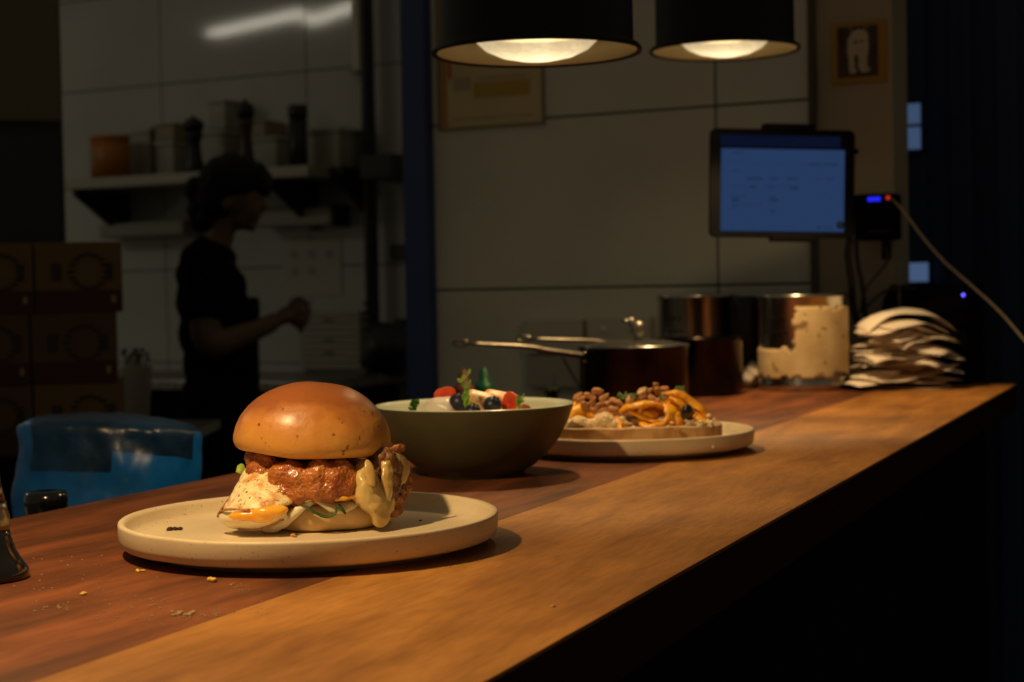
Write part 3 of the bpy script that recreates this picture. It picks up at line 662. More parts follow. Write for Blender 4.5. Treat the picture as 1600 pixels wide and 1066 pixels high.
slab([(968, 645, 1.70), (992, 634, 1.695), (1020, 632, 1.695), (1044, 640, 1.70)], .013, .008, 'flat pumpkin slice arching over the middle of the toast')
slab([(962, 652, 1.70), (968, 664, 1.688), (976, 674, 1.680)], .011, .009, 'short pumpkin piece hanging down right of the larger feta dollop')
slab([(985, 644, 1.70), (1004, 652, 1.692), (1030, 662, 1.686)], .010, .007, 'dark edged pumpkin slice lying low in the middle')
slab([(1000, 660, 1.690), (1016, 668, 1.682), (1034, 664, 1.684), (1044, 655, 1.69)], .011, .007, 'lowest pumpkin slice at the middle front of the toast')
slab([(1036, 626, 1.71), (1047, 640, 1.695), (1050, 655, 1.69), (1044, 668, 1.686)], .013, .008, 'pumpkin slice curving down right of the middle')
slab([(1052, 640, 1.70), (1060, 652, 1.692), (1062, 666, 1.688)], .010, .008, 'narrow pumpkin slice left of the black olive')
slab([(1040, 616, 1.72), (1060, 616, 1.715), (1082, 630, 1.712), (1098, 644, 1.705), (1110, 660, 1.70)], .018, .009, 'longest pumpkin slice sloping down to the right end')
slab([(1046, 622, 1.705), (1062, 630, 1.70), (1072, 640, 1.695)], .012, .008, 'pumpkin slice above the black olive')
slab([(1086, 648, 1.70), (1096, 658, 1.695), (1104, 666, 1.69)], .011, .009, 'small orange pumpkin piece at the right end beside the olive')
slab([(1000, 645, 1.73), (1030, 636, 1.735), (1060, 640, 1.735)], .030, .022, 'wide pumpkin wedge under the others at the back', M_pump)
slab([(900, 652, 1.735), (930, 650, 1.74), (960, 652, 1.74)], .024, .020, 'wide pumpkin wedge at the back under the nuts', M_pump)
slab([(978, 655, 1.700), (998, 658, 1.694), (1014, 655, 1.694)], .012, .008, 'dark roasted pumpkin skin in the middle', M_pumpd)
slab([(972, 640, 1.712), (984, 636, 1.712), (996, 640, 1.708)], .016, .010, 'curled pumpkin piece at the left end of the middle heap')
slab([(1006, 640, 1.705), (1018, 650, 1.700), (1030, 650, 1.698)], .015, .010, 'pumpkin piece tucked under the arching middle slice')
slab([(1078, 636, 1.722), (1092, 648, 1.722), (1104, 660, 1.715)], .022, .012, 'wide pumpkin slice behind the black olive at the right')
slab([(1056, 628, 1.722), (1070, 640, 1.720), (1078, 655, 1.715)], .020, .012, 'pumpkin wedge right behind the black olive')
slab([(1024, 668, 1.688), (1046, 672, 1.686), (1060, 668, 1.686)], .008, .006, 'thin pumpkin sliver lying on the bread edge', M_pump)
M_olive = mat('black olive', (.012, .007, .006), .22, coat=.5)
t_ = ell(T(1072, 643, 1.688), (.0058, .0055, .0085), nz=.001, nf=150, rot=rotm(0, .35, 0)); o = obj('black_olive', t_, M_olive); tag(o, 'glossy black olive near the right end of the toast', 'olive')
M_nut = mat('walnut', (.40, .17, .06), .45, col2=(.58, .31, .13), scale=150, bump=.7, bscale=320)
M_nutp = mat('pale almond', (.72, .50, .26), .45, col2=(.50, .28, .12), scale=120, bump=.3)
def nut(px, py, d, L, wd, rot, m, lb):
    bm = bmesh.new(); bmesh.ops.create_icosphere(bm, subdivisions=3, radius=1)
    for v in bm.verts:
        a = math.atan2(v.co.y, v.co.z); r = 1+.18*math.cos(a*7+v.co.x*2)+.45*noise.noise(v.co*1.6+Vector((px, py, 0)))
        v.co = Vector((v.co.x*L*.5+.10*L*noise.noise(v.co*1.3+Vector((py, px, 3))), v.co.y*wd*.5*r*(1-.3*v.co.x), v.co.z*wd*.42*r*(1-.3*v.co.x)))
    bm.transform(Matrix.Translation(T(px, py, d)) @ rotm(*rot).to_4x4())
    o = obj('walnut_piece' if m is M_nut else 'almond', bm, m); tag(o, lb, 'nut', 'nuts on the toast'); return o
rr = random.Random(12)
left = [(908, 625, 1.725), (921, 619, 1.73), (934, 612, 1.735), (944, 622, 1.72), (926, 628, 1.712), (915, 636, 1.705), (938, 634, 1.706), (950, 632, 1.712), (958, 640, 1.705), (944, 645, 1.698), (958, 627, 1.72), (930, 643, 1.70), (966, 631, 1.722), (903, 620, 1.745)]
for i, (px, py, d) in enumerate(left):
    nut(px, py, d, rr.uniform(.011, .015), rr.uniform(.006, .009), (rr.uniform(-1, 1), rr.uniform(-.9, .9), rr.uniform(-.7, .7)), M_nut, 'ridged brown walnut piece in the heap on the left half of the toast')
right = [(1003, 622, 1.715), (1014, 612, 1.72), (1020, 625, 1.712), (1030, 612, 1.722), (1038, 608, 1.73), (1026, 604, 1.735), (988, 622, 1.72), (1010, 630, 1.705), (1040, 618, 1.715), (1034, 626, 1.705)]
for i, (px, py, d) in enumerate(right):
    nut(px, py, d, rr.uniform(.011, .014), rr.uniform(.006, .008), (rr.uniform(-1, 1), rr.uniform(-.9, .9), rr.uniform(-.7, .7)), M_nut, 'ridged brown walnut piece in the heap on the right half of the toast')
nut(1004, 612, 1.718, .013, .009, (.3, -.7, .3), M_nutp, 'pale almond standing out at the top of the right nut heap')
nut(984, 626, 1.710, .010, .008, (.6, .4, .1), M_nutp, 'pale nut left of the right nut heap')
nut(1059, 672, 1.665, .008, .005, (.6, .1, .1), M_nut, 'small nut piece fallen on the plate in front of the toast')
M_herb = mat('chopped herb', (.10, .20, .05), .6, col2=(.20, .30, .10), scale=200)
def herb(px, py, d, n, s, lb, seed):
    q = random.Random(seed); t = thing('herb_sprig', lb, 'herb', T(px, py, d))
    c = T(px, py, d); bm = bmesh.new()
    for k in range(n):
        e = c+Vector((q.uniform(-1, 1), q.uniform(-.6, .6), q.uniform(-.2, 1)))*s; tube([c, c.lerp(e, .5)+Vector((0, 0, s*.2)), e], [.0004, .0008, .0003], 5, bm)
        ell(e, (.0013, .0009, .0011), bm, 1)
    obj('fronds', bm, M_herb, t)
herb(974, 622, 1.712, 16, .006, 'grey green herb sprig between the two nut heaps', 1)
herb(991, 620, 1.708, 10, .004, 'small herb sprig just left of the pale almond', 2)
herb(1063, 612, 1.725, 14, .0055, 'herb sprig on top of the highest pumpkin slice', 3)
herb(1034, 622, 1.700, 8, .004, 'thin herb sprig below the right nut heap', 4)
M_feta = mat('feta crumb', (.90, .78, .52), .7)
rr = random.Random(5); bm = bmesh.new()
for k in range(95):
    px = rr.uniform(1056, 1112); py = 669-(px-1056)*.12+rr.uniform(-6, 3); r = rr.uniform(.0011, .0022); ell(T(px, py, 1.682+rr.uniform(0, .012)), (r, r, r), bm, 1, nz=r*.3, nf=500)
for px, py in [(978, 660), (972, 654), (1036, 669), (1042, 667), (1050, 661), (1000, 672), (1116, 656), (1108, 650), (990, 668), (1044, 672)]:
    r = rr.uniform(.0013, .0026); ell(T(px, py, 1.682), (r*1.3, r, r), bm, 1, nz=r*.3, nf=500)
o = obj('feta_crumbs', bm, M_feta); tag(o, 'white feta crumbs along the right front edge of the toast', 'cheese crumbs', kind='stuff')
c = onz(1112, 688, CT+.0103); o = obj('feta_crumb', ell(Vector((at(1115, 680, 1.66).x, 1.664, CT+.0125)), (.002, .002, .002), nz=.001, nf=400), M_feta); tag(o, 'single white feta crumb fallen on the plate below the toast', 'cheese crumb')

# ------------------------------------------------------------------ pans and steel containers on the counter
def ctr(px, d): p = at(px, 540, d); return Vector((p.x, d, CT))
def pan(px, d, Rr, Hh, tip, root, lb, lid=False):
    c = ctr(px, d); t = thing('saucepan', lb, 'pan', c)
    obj('pan_body', lathe([(0, .001), (Rr-.006, 0), (Rr-.001, .003), (Rr, .008), (Rr, Hh-.004), (Rr+.0025, Hh), (Rr-.001, Hh+.0004), (Rr-.003, Hh-.004), (Rr-.003, .008), (0, .006)], 72), M_pan, t, world=False)
    a = at(*root); b = at(*tip); m = a.lerp(b, .5)+Vector((0, 0, .004))
    P = spline([a, a.lerp(b, .35)+Vector((0, 0, .002)), m, b], 6); n = len(P)
    obj('handle', tube(P, [.0125-.0045*i/(n-1) if i < n-3 else .007 for i in range(n)], 14, flat=.42), M_handle, t)
    bm = bmesh.new(); ring = [b+Vector((math.cos(k*PI/6)*.010, 0, math.sin(k*PI/6)*.004)) for k in range(13)]
    tube([p-Vector((.008, 0, 0)) for p in ring], .0022, 8, bm, cap=False); obj('hanging_loop', bm, M_handle, t)
    bm = bmesh.new()
    for dz in (-.006, .006):
        ell(a+(c-a).normalized()*.002+Vector((0, -.012, dz)), (.003, .003, .003), bm, 2)
    obj('rivets', bm, M_steel, t)
    if lid:
        obj('lid', lathe([(0, Hh+.010), (.02, Hh+.0095), (.05, Hh+.007), (Rr-.006, Hh+.003), (Rr+.001, Hh+.002), (Rr+.002, Hh), (Rr-.002, Hh-.001), (0, Hh+.004)], 72), M_steel, t, world=False)
        k = bmesh.new(); lathe([(0, 0), (.007, 0), (.005, .006), (.0095, .010), (.012, .018), (.0095, .026), (.004, .0295), (0, .030)], 24, Matrix.Translation((0.006, -.01, Hh+.008)), k)
        ell((-.004, -.008, Hh+.037), (.0055, .005, .0055), k, 3); tube([(-.004, -.008, Hh+.028), (-.004, -.008, Hh+.037)], .003, 8, k); tube([(-.018, -.008, Hh+.039), (-.004, -.008, Hh+.036)], [.002, .004], 8, k)
        kk = obj('lid_knob', k, M_steeld, t, world=False)
    return t
pan(990, 2.44, .0800, .0865, (728, 536, 2.30), (912, 556, 2.41), 'front dark saucepan with a lid and a long handle pointing left', True)
pan(1092, 2.64, .0690, .0900, (826, 529, 2.52), (1015, 543, 2.60), 'rear dark saucepan right behind the lidded one')
def canister(px, d, Rr, Hh, lb, m=M_steel, tape=False, holes=True):
    c = ctr(px, d); t = thing('steel_canister', lb, 'canister', c)
    obj('canister_body', lathe([(0, .002), (Rr-.003, 0), (Rr, .003), (Rr, .012), (Rr-.0008, .014), (Rr-.0008, Hh-.008), (Rr+.0018, Hh-.005), (Rr+.0022, Hh-.001), (Rr, Hh), (Rr-.003, Hh-.001), (Rr-.003, .006), (0, .006)], 96), m, t, world=False)
    if holes:
        bm = bmesh.new()
        for r_ in range(3):
            for k in range(3):
                a = math.radians(218+k*9+r_*3); z = Hh-.040-r_*.022
                ell((math.cos(a)*Rr, math.sin(a)*Rr, z), (.0028, .0028, .0028), bm, 2)
        obj('holes', bm, M_blackmatte, t, world=False)
    if tape:
        m2 = mat('masking tape', (.62, .46, .24), .8, col2=(.48, .34, .17), scale=22, lo=.38, hi=.62, spots=((.24, .14, .06), 38, .61), bump=.4, bscale=50)
        bm = bmesh.new(); seg = 60; a0, a1 = math.radians(178), math.radians(368)
        rows = []
        for j in range(25):
            z = .020+(Hh-.040)*j/24; row = []
            for k in range(seg+1):
                a = a0+(a1-a0)*k/seg; row.append((a, z, bm.verts.new((math.cos(a)*(Rr+.0012+.0006*noise.noise(Vector((a*3, z*60, 0)))), math.sin(a)*(Rr+.0012), z))))
            rows.append(row)
        for A, Bq in zip(rows, rows[1:]):
            for k in range(seg):
                a, z = A[k][0], A[k][1]; q = .025*noise.noise(Vector((a*5, 0, 1)))
                left_cut = math.radians(248+5*noise.noise(Vector((z*60, 3, 3)))) if z > .066+q*.4 else a0
                low = .018+.010*noise.noise(Vector((a*4, 7, 0)))+(.008 if a > math.radians(300) else 0)
                top = Hh-.026+.010*noise.noise(Vector((a*3.3, 4, 0)))+.003
                if a > left_cut and z > low and z < top: bm.faces.new((A[k][2], A[k+1][2], Bq[k+1][2], Bq[k][2]))
        for v in [v for v in bm.verts if not v.link_faces]: bm.verts.remove(v)
        o = obj('masking_tape', bm, m2, t, world=False); mods(o, solid=.0009, offs=1)
    return t
canister(1254, 2.725, .0722, .156, 'shiny steel canister covered in torn masking tape, left of the papers', tape=True)
canister(1092, 2.74+.17, .0705, .157, 'tall bare steel canister behind the saucepans')
c = ctr(1170, 2.84); t = thing('black_canister', 'plain black canister standing between the two steel canisters', 'canister', c)
obj('canister_body', lathe([(0, 0), (.027, 0), (.028, .004), (.028, .149), (.027, .153), (.025, .152), (.025, .01), (0, .01)], 48), M_black, t, world=False)
o = obj('cloth', ell(ctr(1172, 2.78)+Vector((0, 0, .022)), (.014, .02, .021), nz=.011, nf=75), mat('white cloth', (.55, .47, .38), .9)); tag(o, 'small white crumpled cloth between saucepan and taped canister', 'cloth')

# ------------------------------------------------------------------ pile of order slips
M_paper = mat('slip paper', (.86, .76, .64), .8, col2=(.80, .69, .56), scale=12)
rr = random.Random(31)
n_s = 22
pc_ = ctr(1412, 2.70); cx_, cy_ = pc_.x, 2.70
for i in range(n_s):
    u = i/(n_s-1); z = CT+.0015+.112*u
    L = rr.uniform(.135, .185)*(1-.30*u**2); wd = rr.uniform(.06, .085); nx, ny = 16, 6
    yaw = rr.uniform(-.85, .8); off = Vector((rr.uniform(-.016, .012)+.006*u, rr.uniform(-.020, .012)))
    fold = rr.uniform(-.3, .3)*L; fa = rr.uniform(.15, .55)*rr.choice((-1, 1)) if 0 < i < n_s-1 else 0
    arch = rr.uniform(.002, .008)*min(1, i*.4); drop = rr.uniform(.10, .35)*u; wave = rr.uniform(.001, .003)*min(1, i*.3); ph = rr.uniform(0, 6)
    front = rr.uniform(.05, .40)*min(1, i*.3)
    if i == n_s-1: arch = .016; drop = .5; yaw = .1; L = .15; front = .5
    bm = bmesh.new(); rows = []
    for a in range(nx+1):
        X = (a/nx-.5)*L; row = []
        for b in range(ny+1):
            Y = (b/ny-.5)*wd; e = abs(X)/(L/2)
            zz = arch*(1-e*e) - drop*.03*e**2.5 + wave*math.sin(X*75+Y*40+ph) - front*max(0, -Y-.005)*.5
            sgn = 1 if X > fold else 0
            if sgn: zz += math.tan(fa)*.25*(X-fold)
            row.append(bm.verts.new((X, Y, zz)))
        rows.append(row)
    for A, Bq in zip(rows, rows[1:]):
        for b in range(ny): bm.faces.new((A[b], Bq[b], Bq[b+1], A[b+1]))
    bm.transform(Matrix.Translation((cx_+off.x, cy_+off.y, z)) @ Matrix.Rotation(yaw, 4, 'Z'))
    for v in bm.verts: v.co.z = max(v.co.z, CT+.0008+.0004*i)
    o = obj('order_slip', bm, M_paper, sm=True, origin=(cx_, cy_, z)); mods(o, solid=.00025)
    lb = 'pale order slip in the crumpled pile beside the taped canister'
    if i == n_s-1: tag(o, 'topmost, arched order slip of the crumpled pile', 'paper slip', 'order slips in the pile'); continue
    if i == 0: lb = 'bottom order slip of the crumpled pile, lying flat on the counter'
    tag(o, lb, 'paper slip', 'order slips in the pile')

# ------------------------------------------------------------------ receipt printer with cables behind the papers
M_dkplastic = mat('black plastic', (.0035, .0035, .0045), .7, spec=.06)
c = ctr(1452, 2.80); t = thing('receipt_printer', 'black receipt printer with a tiny blue light behind the paper pile', 'printer', (c.x+.015, 2.83, CT), -WA)
bm = bmesh.new(); prf = [(-.068, 0), (-.068, .125), (-.058, .145), (-.01, .168), (.068, .168), (.068, 0)]
for sx in (-.074, .068): pass
fa = [bm.verts.new((-.072, y, z)) for y, z in prf]; fb = [bm.verts.new((.072, y, z)) for y, z in prf]
bm.faces.new(fa); bm.faces.new(fb[::-1])
for k in range(len(prf)): j = (k+1) % len(prf); bm.faces.new((fa[k], fb[k], fb[j], fa[j]))
bmesh.ops.recalc_face_normals(bm, faces=bm.faces)
o = obj('printer_body', bm, M_dkplastic, t, False, world=False); mb = o.modifiers.new('b', 'BEVEL'); mb.width = .005; mb.segments = 3
obj('paper_slot', box((0, -.036, .157), (.10, .004, .004), Matrix.Rotation(.45, 4, 'X')), M_blackmatte, t, False, world=False)
L1 = emat('blue led', (.12, .10, 1.0), 3.0); L2 = emat('red led', (1, .05, .03), .6)
lp = at(1505, 461, 2.745)
obj('status_light', ell(lp, (.0026, .0020, .0026), seg=2), L1, t)
b0 = at(1498, 500, 2.745)
obj('side_grille', box((b0.x, b0.y+.006, b0.z), (.008, .006, .05), None, .002), mat('worn beige plastic', (.16, .11, .06), .6), t)
bm = bmesh.new()

# ------------------------------------------------------------------ tablet on its wall bracket
TDp = 2.62
cs = [at(1104, 201, TDp-.012), at(1330, 205, TDp+.012), at(1338, 371, TDp+.012), at(1113.5, 371, TDp-.012)]
tc_ = sum(cs, Vector())/4
X = (cs[1]-cs[0]).normalized(); Z = ((cs[0]-cs[3])+(cs[1]-cs[2])).normalized(); Y = Z.cross(X).normalized(); Z = X.cross(Y)
TM = Matrix((X, Y, Z)).transposed().to_4x4(); TM.translation = tc_
tw = (cs[1]-cs[0]).length; thh = (cs[0]-cs[3]).length
t = bpy.data.objects.new('tablet', None); COL.objects.link(t); t.matrix_basis = TM; tag(t, 'black framed tablet with a glowing blue screen on the tiled wall', 'tablet')
o = obj('tablet_body', slabr(tw, thh, .009, .010), M_dkplastic, t, False, world=False)
def tl(px, py):               # pixel -> tablet plane local x,z
    d = ray(px, py); o_ = Vector((0, 0, CZ)); k = (tc_-o_).dot(Y)/d.dot(Y); q = TM.inverted() @ (o_+d*k); return q.x, q.z
def quad(px0, py0, px1, py1, y, th2=.0006):
    x0, z0 = tl(px0, py0); x1, z1 = tl(px1, py1); return box(((x0+x1)/2, y, (z0+z1)/2), (abs(x1-x0), th2, abs(z1-z0)))
scr = obj('screen', quad(1126, 232, 1317, 363, -.0048), emat('blue screen glow', (.085, .19, .50), .21), t, False, world=False)
obj('status_bar', quad(1125, 211, 1312, 231.5, -.0048), emat('navy screen bar', (.012, .022, .075), .25), t, False, world=False)
bm = bmesh.new()
def bar(x0, y0, x1, y1):
    a, b = tl(x0, y0); c2, d2 = tl(x1, y1); bx(bm, ((a+c2)/2, -.0053, (b+d2)/2), (abs(c2-a), .0004, abs(b-d2)))
for q in [(1143, 238, 1161, 240.5), (1137, 254.5, 1258, 256), (1262, 255.5, 1281, 258.5), (1286, 256, 1306, 259), (1139, 266, 1157, 267.5), (1166, 277.5, 1190, 281.5), (1201, 278, 1215, 281), (1228, 278, 1246, 281.5), (1274, 279, 1282, 281), (1288, 279, 1300, 281),
          (1139, 291, 1166, 292), (1170, 291, 1180, 295), (1197, 290, 1247, 291.5), (1233, 293, 1246, 297), (1197, 293, 1208, 294), (1141, 306, 1163, 307.5), (1142, 310, 1153, 315), (1201, 307, 1212, 309), (1201, 311, 1215, 315), (1142, 319, 1190, 320.5), (1142, 322, 1150, 324), (1202, 329, 1209, 332), (1140, 355, 1265, 356.5), (1275, 354, 1281, 357.5), (1284, 355, 1300, 356.5)]:
    bar(*q)
obj('screen_text', bm, emat('dim screen text', (.05, .10, .26), .24), scr, False, world=False) if False else obj('screen_text', bm, emat('dim screen text', (.05, .10, .26), .24), t, False, world=False)
x, z = tl(1311.5, 352); bm = lathe([(0, 0), (.0058, 0), (.0058, .0006), (0, .0006)], 24, Matrix.Translation((x, -.0052, z)) @ Matrix.Rotation(PI/2, 4, 'X')); obj('screen_button', bm, M_dkplastic, t, False, world=False)
bm = lathe([(0, 0), (.0016, 0), (.0016, .0003), (0, .0003)], 12, Matrix.Translation((x, -.0059, z)) @ Matrix.Rotation(PI/2, 4, 'X')); obj('button_mark', bm, emat('pale green mark', (.12, .3, .2), .25), t, False, world=False)
# bracket: clamp behind the tablet, arm to the wall
t = thing('tablet_bracket', 'black wall bracket clamping the tablet from above and below', 'bracket', tc_+Vector((0, .03, -.09)))
def tb(px, py): x, z = tl(px, py); return x, z
x0, z0 = tb(1193, 193); x1, z1 = tb(1272, 206); bm = box(((x0+x1)/2, .0055, (z0+z1)/2), (x1-x0, .022, abs(z0-z1)), TM, .002); obj('top_clamp', bm, M_dkplastic, t, False)
x0, z0 = tb(1205, 366); x1, z1 = tb(1276, 378); bm = box(((x0+x1)/2, .0055, (z0+z1)/2), (x1-x0, .022, abs(z0-z1)), TM, .002); obj('bottom_clamp', bm, M_dkplastic, t, False)
bm = box((.02, .014, 0), (.05, .012, thh*1.02), TM, .002); obj('clamp_spine', bm, M_dkplastic, t, False)
a = TM @ Vector((.02, .02, 0)); s_, z_ = a.dot(WD), a.z
b = WROT @ Vector((s_-.04, W1-.004, z_)); bm = bmesh.new(); tube([a, b], .012, 12, bm); obj('arm', bm, M_dkplastic, t)
bm = box((s_-.04, W1-.006, z_), (.06, .010, .09), WROT, .002); obj('wall_plate', bm, M_dkplastic, t, False)
p = at(1338, 237, 2.64); bm = bmesh.new(); tube([p-Vector((.012, 0, 0)), p+Vector((.003, 0, 0))], [.003, .0045], 10, bm); obj('tightening_knob', bm, M_dkplastic, t)
# charging box with blue digits and red light
pa = onw(1333, 304, W1-.06); pb_ = onw(1396, 374, W1-.06)
sa, sb = pa.dot(WD), pb_.dot(WD); za, zb = pa.z, pb_.z
t = thing('charging_hub', 'black charging hub with blue digits right of the tablet', 'charger', Matrix.Rotation(-WA, 3, 'Z') @ Vector(((sa+sb)/2, W1-.03, zb)), -WA)
wd, hh = sb-sa, za-zb
obj('hub_body', box((0, 0, hh/2), (wd, .058, hh), None, .004), M_dkplastic, t, False, world=False)
bm = bmesh.new()
for k in range(3): bx(bm, (wd*.5-.040+k*.0075, -.030, hh-.0095), (.0058, .002, .007))
obj('blue_digits', bm, emat('blue digits', (.02, .02, 1.0), 1.2), t, False, world=False)
obj('red_light', box((wd*.5-.0085, -.030, hh-.008), (.0055, .002, .006)), L2, t, False, world=False)
obj('cable_plug', box((wd*.5-.019, -.005, -.018), (.014, .016, .034), None, .003), M_dkplastic, t, False, world=False)
bm = bmesh.new()
for k in range(9): bx(bm, (-wd*.16+k*.0045, -.0295, hh*.18), (.003, .001, .003))
obj('faint_lettering', bm, mat('grey print', (.05, .05, .05), .6), t, False, world=False)
M_cable = mat('black cable', (.006, .006, .006), .5); M_cableg = mat('grey cable', (.17, .15, .12), .6)
def cable(name, pts, r, m, lb, n=8): o = obj(name, tube(spline([at(*p) for p in pts], n), r, 8), m); tag(o, lb, 'cable'); return o
cable('power_cable', [(1391, 309, 2.72), (1410, 328, 2.70), (1440, 368, 2.66), (1475, 408, 2.63), (1520, 448, 2.60), (1565, 490, 2.57), (1612, 545, 2.53)], .0022, M_cableg, 'thin grey cable running from the red light down to the right edge')
cable('hub_cable', [(1328, 372, 2.76), (1325, 400, 2.77), (1330, 440, 2.78), (1333, 480, 2.80), (1345, 520, 2.80)], .0060, M_cable, 'thickest black cable hanging straight down below the tablet')
cable('hub_cable', [(1338, 375, 2.76), (1340, 410, 2.765), (1348, 450, 2.77), (1352, 490, 2.79), (1360, 520, 2.80)], .0040, M_cable, 'middle black cable hanging right of the thickest one')
cable('hub_cable', [(1383, 385, 2.74), (1386, 408, 2.745), (1368, 432, 2.75), (1352, 455, 2.76), (1345, 490, 2.78)], .0024, M_cable, 'thin black cable looping down from the hub plug')
cable('printer_cable', [(1352, 482, 2.76), (1375, 460, 2.76), (1402, 450, 2.76), (1432, 452, 2.77)], .0026, M_cable, 'black cable arching up onto the receipt printer')
cable('grey_wire', [(1405, 410, 2.765), (1405, 450, 2.765), (1406, 486, 2.755)], .0013, M_cableg, 'thin pale wire hanging in front of the receipt printer')
cable('conduit_cable', [(1272, -20, 2.93), (1273, 60, 2.93), (1276, 130, 2.93), (1275, 196, 2.93)], .0022, mat('brown cable', (.05, .035, .02), .6), 'brown cable running down the joint trim above the tablet')

# ------------------------------------------------------------------ on the tiled wall
def wallthing(name, lb, cat, x0, y0, x1, y1, t_w, group=None):
    a = ws(x0, y0, t_w); b = ws(x1, y1, t_w); w_, h_ = b[0]-a[0], a[1]-b[1]
    t = thing(name, lb, cat, Matrix.Rotation(-WA, 3, 'Z') @ Vector(((a[0]+b[0])/2, t_w, b[1])), -WA, group); return t, w_, h_
t, w_, h_ = wallthing('wall_poster', 'pale poster with a yellow block, half hidden behind the nearer lamp shade', 'poster', 684, -75, 848, 190, W1-.001)
obj('poster_sheet', box((0, 0, h_/2), (w_, .0016, h_)), mat('poster paper', (.55, .46, .26), .7, col2=(.50, .42, .24), scale=6), t, False, world=False)
obj('poster_stripe', box((-w_/2+.0075, -.0012, h_/2), (.015, .001, h_-.004)), mat('ochre stripe', (.40, .22, .05), .7), t, False, world=False)
obj('yellow_block', box((w_*.11, -.0012, h_*.20), (w_*.55, .001, h_*.085)), mat('yellow print', (.42, .29, .05), .7), t, False, world=False)
bm = bmesh.new(); bx(bm, (-w_*.28, -.0013, h_*.245), (w_*.17, .001, h_*.075)); bx(bm, (w_*.02, -.0013, h_*.045), (w_*.80, .001, .0018)); bx(bm, (w_*.12, -.0013, h_*.265), (w_*.45, .001, h_*.012))
obj('grey_print', bm, mat('grey print block', (.36, .31, .21), .7), t, False, world=False)
bm = bmesh.new(); bx(bm, (-w_*.40, -.0022, h_*.335), (.006, .001, h_*.11)); bx(bm, (-w_*.46, -.0022, h_*.56), (.008, .001, h_*.10)); obj('red_print', bm, mat('red print', (.40, .06, .03), .7), t, False, world=False)
bm = bmesh.new(); lines = bm
for k, x in enumerate((-w_/2-.003, w_/2+.003)): bx(bm, (x, -.002, h_/2), (.005, .004, h_+.01))
bx(bm, (0, -.002, -.003), (w_+.01, .004, .005)); obj('clear_sleeve_edge', bm, mat('sleeve edge', (.20, .17, .12), .4), t, False, world=False)
t, w_, h_ = wallthing('framed_picture', 'small yellow framed picture of a white animal on the cream wall', 'picture', 1298, 37, 1388, 128, W1-.002)
obj('picture_frame', box((0, -.002, h_/2), (w_, .010, h_), None, .0045), mat('mustard frame', (.36, .20, .025), .6), t, False, world=False)
obj('picture_panel', box((-.001, -.0076, h_*.51), (w_*.70, .002, h_*.80)), mat('dark picture ground', (.075, .035, .015), .6, col2=(.03, .015, .01), scale=20), t, False, world=False)
bm = bmesh.new(); y_ = -.0095
for x, z, a, b in [(.02, .74, .16, .10), (-.06, .66, .13, .10), (-.12, .52, .07, .18), (.10, .55, .10, .22), (-.11, .30, .06, .16), (.08, .32, .09, .17), (-.09, .17, .075, .05), (.12, .18, .10, .05), (.14, .68, .05, .12), (-.04, .50, .10, .10)]:
    ell((x*w_, y_, z*h_*.98+.004), (a*w_, .0009, b*h_), bm, 2)
obj('white_animal', bm, mat('picture white', (.50, .42, .30), .7), t, world=False)
bm = bmesh.new()
for x, z, a in [(-.03, .66, .030), (.07, .66, .026), (-.03, .42, .03), (.0, .36, .02)]: ell((x*w_, y_-.001, z*h_), (a*w_, .0006, a*h_), bm, 2)
for x in (-.12, .14): ell((x*w_, y_, .88*h_), (.03*w_, .0006, .03*h_), bm, 2, mi=1)
obj('face_marks', bm, [mat('picture dark', (.04, .02, .01), .7), mat('picture tan', (.30, .20, .10), .7)], t, world=False)
t, w_, h_ = wallthing('wall_sticker', 'tiny brown sticker above the yellow framed picture', 'sticker', 1351, 8, 1372, 24, W1-.003)
obj('sticker_sheet', box((0, 0, h_/2), (w_, .002, h_)), mat('brown sticker', (.16, .08, .05), .7), t, False, world=False)
obj('sticker_print', box((0, -.0014, h_*.35), (w_*.8, .001, h_*.35)), mat('dark brown print', (.06, .02, .015), .7), t, False, world=False)
M_sock = mat('socket plastic', (.46, .45, .40), .5)
for q, lb, n in [((820, 499, 914, 553), 'blank white wall box left of the double socket', 0), ((919, 496, 1020, 552), 'white double socket on the tiles behind the saucepan handles', 2)]:
    t, w_, h_ = wallthing('wall_socket', lb, 'socket', *q, W1-.010, 'sockets behind the saucepans')
    obj('socket_plate', box((0, 0, h_/2), (w_, .022, h_), None, .003), M_sock, t, False, world=False)
    bm = bmesh.new()
    if n:
        for sx in (-.22, .22):
            ell((sx*w_, -.011, h_*.66), (.007, .0035, .007), bm, 2)
            for dx in (-.008, .008): bx(bm, (sx*w_+dx, -.0112, h_*.36), (.002, .001, .007))
        obj('switches', bm, mat('socket switch', (.60, .58, .50), .4), t, world=False)
    else: obj('cover_screws', ell((0, -.0112, h_/2), (.0025, .001, .0025), seg=2), M_steeld, t, world=False)
t, w_, h_ = wallthing('conduit_box', 'grey conduit box below the blank wall box', 'box', 826, 556, 908, 606, W1-.010)
obj('box_body', box((0, 0, h_/2), (w_, .020, h_), None, .002), mat('grey conduit box', (.30, .29, .25), .6), t, False, world=False)
o = obj('socket_cable', tube(spline([at(880, 560, 3.12), at(890, 578, 3.08), at(900, 596, 3.02), at(912, 612, 2.95)], 6), .0022, 8), M_cable); tag(o, 'thin black cable hanging below the double socket', 'cable')

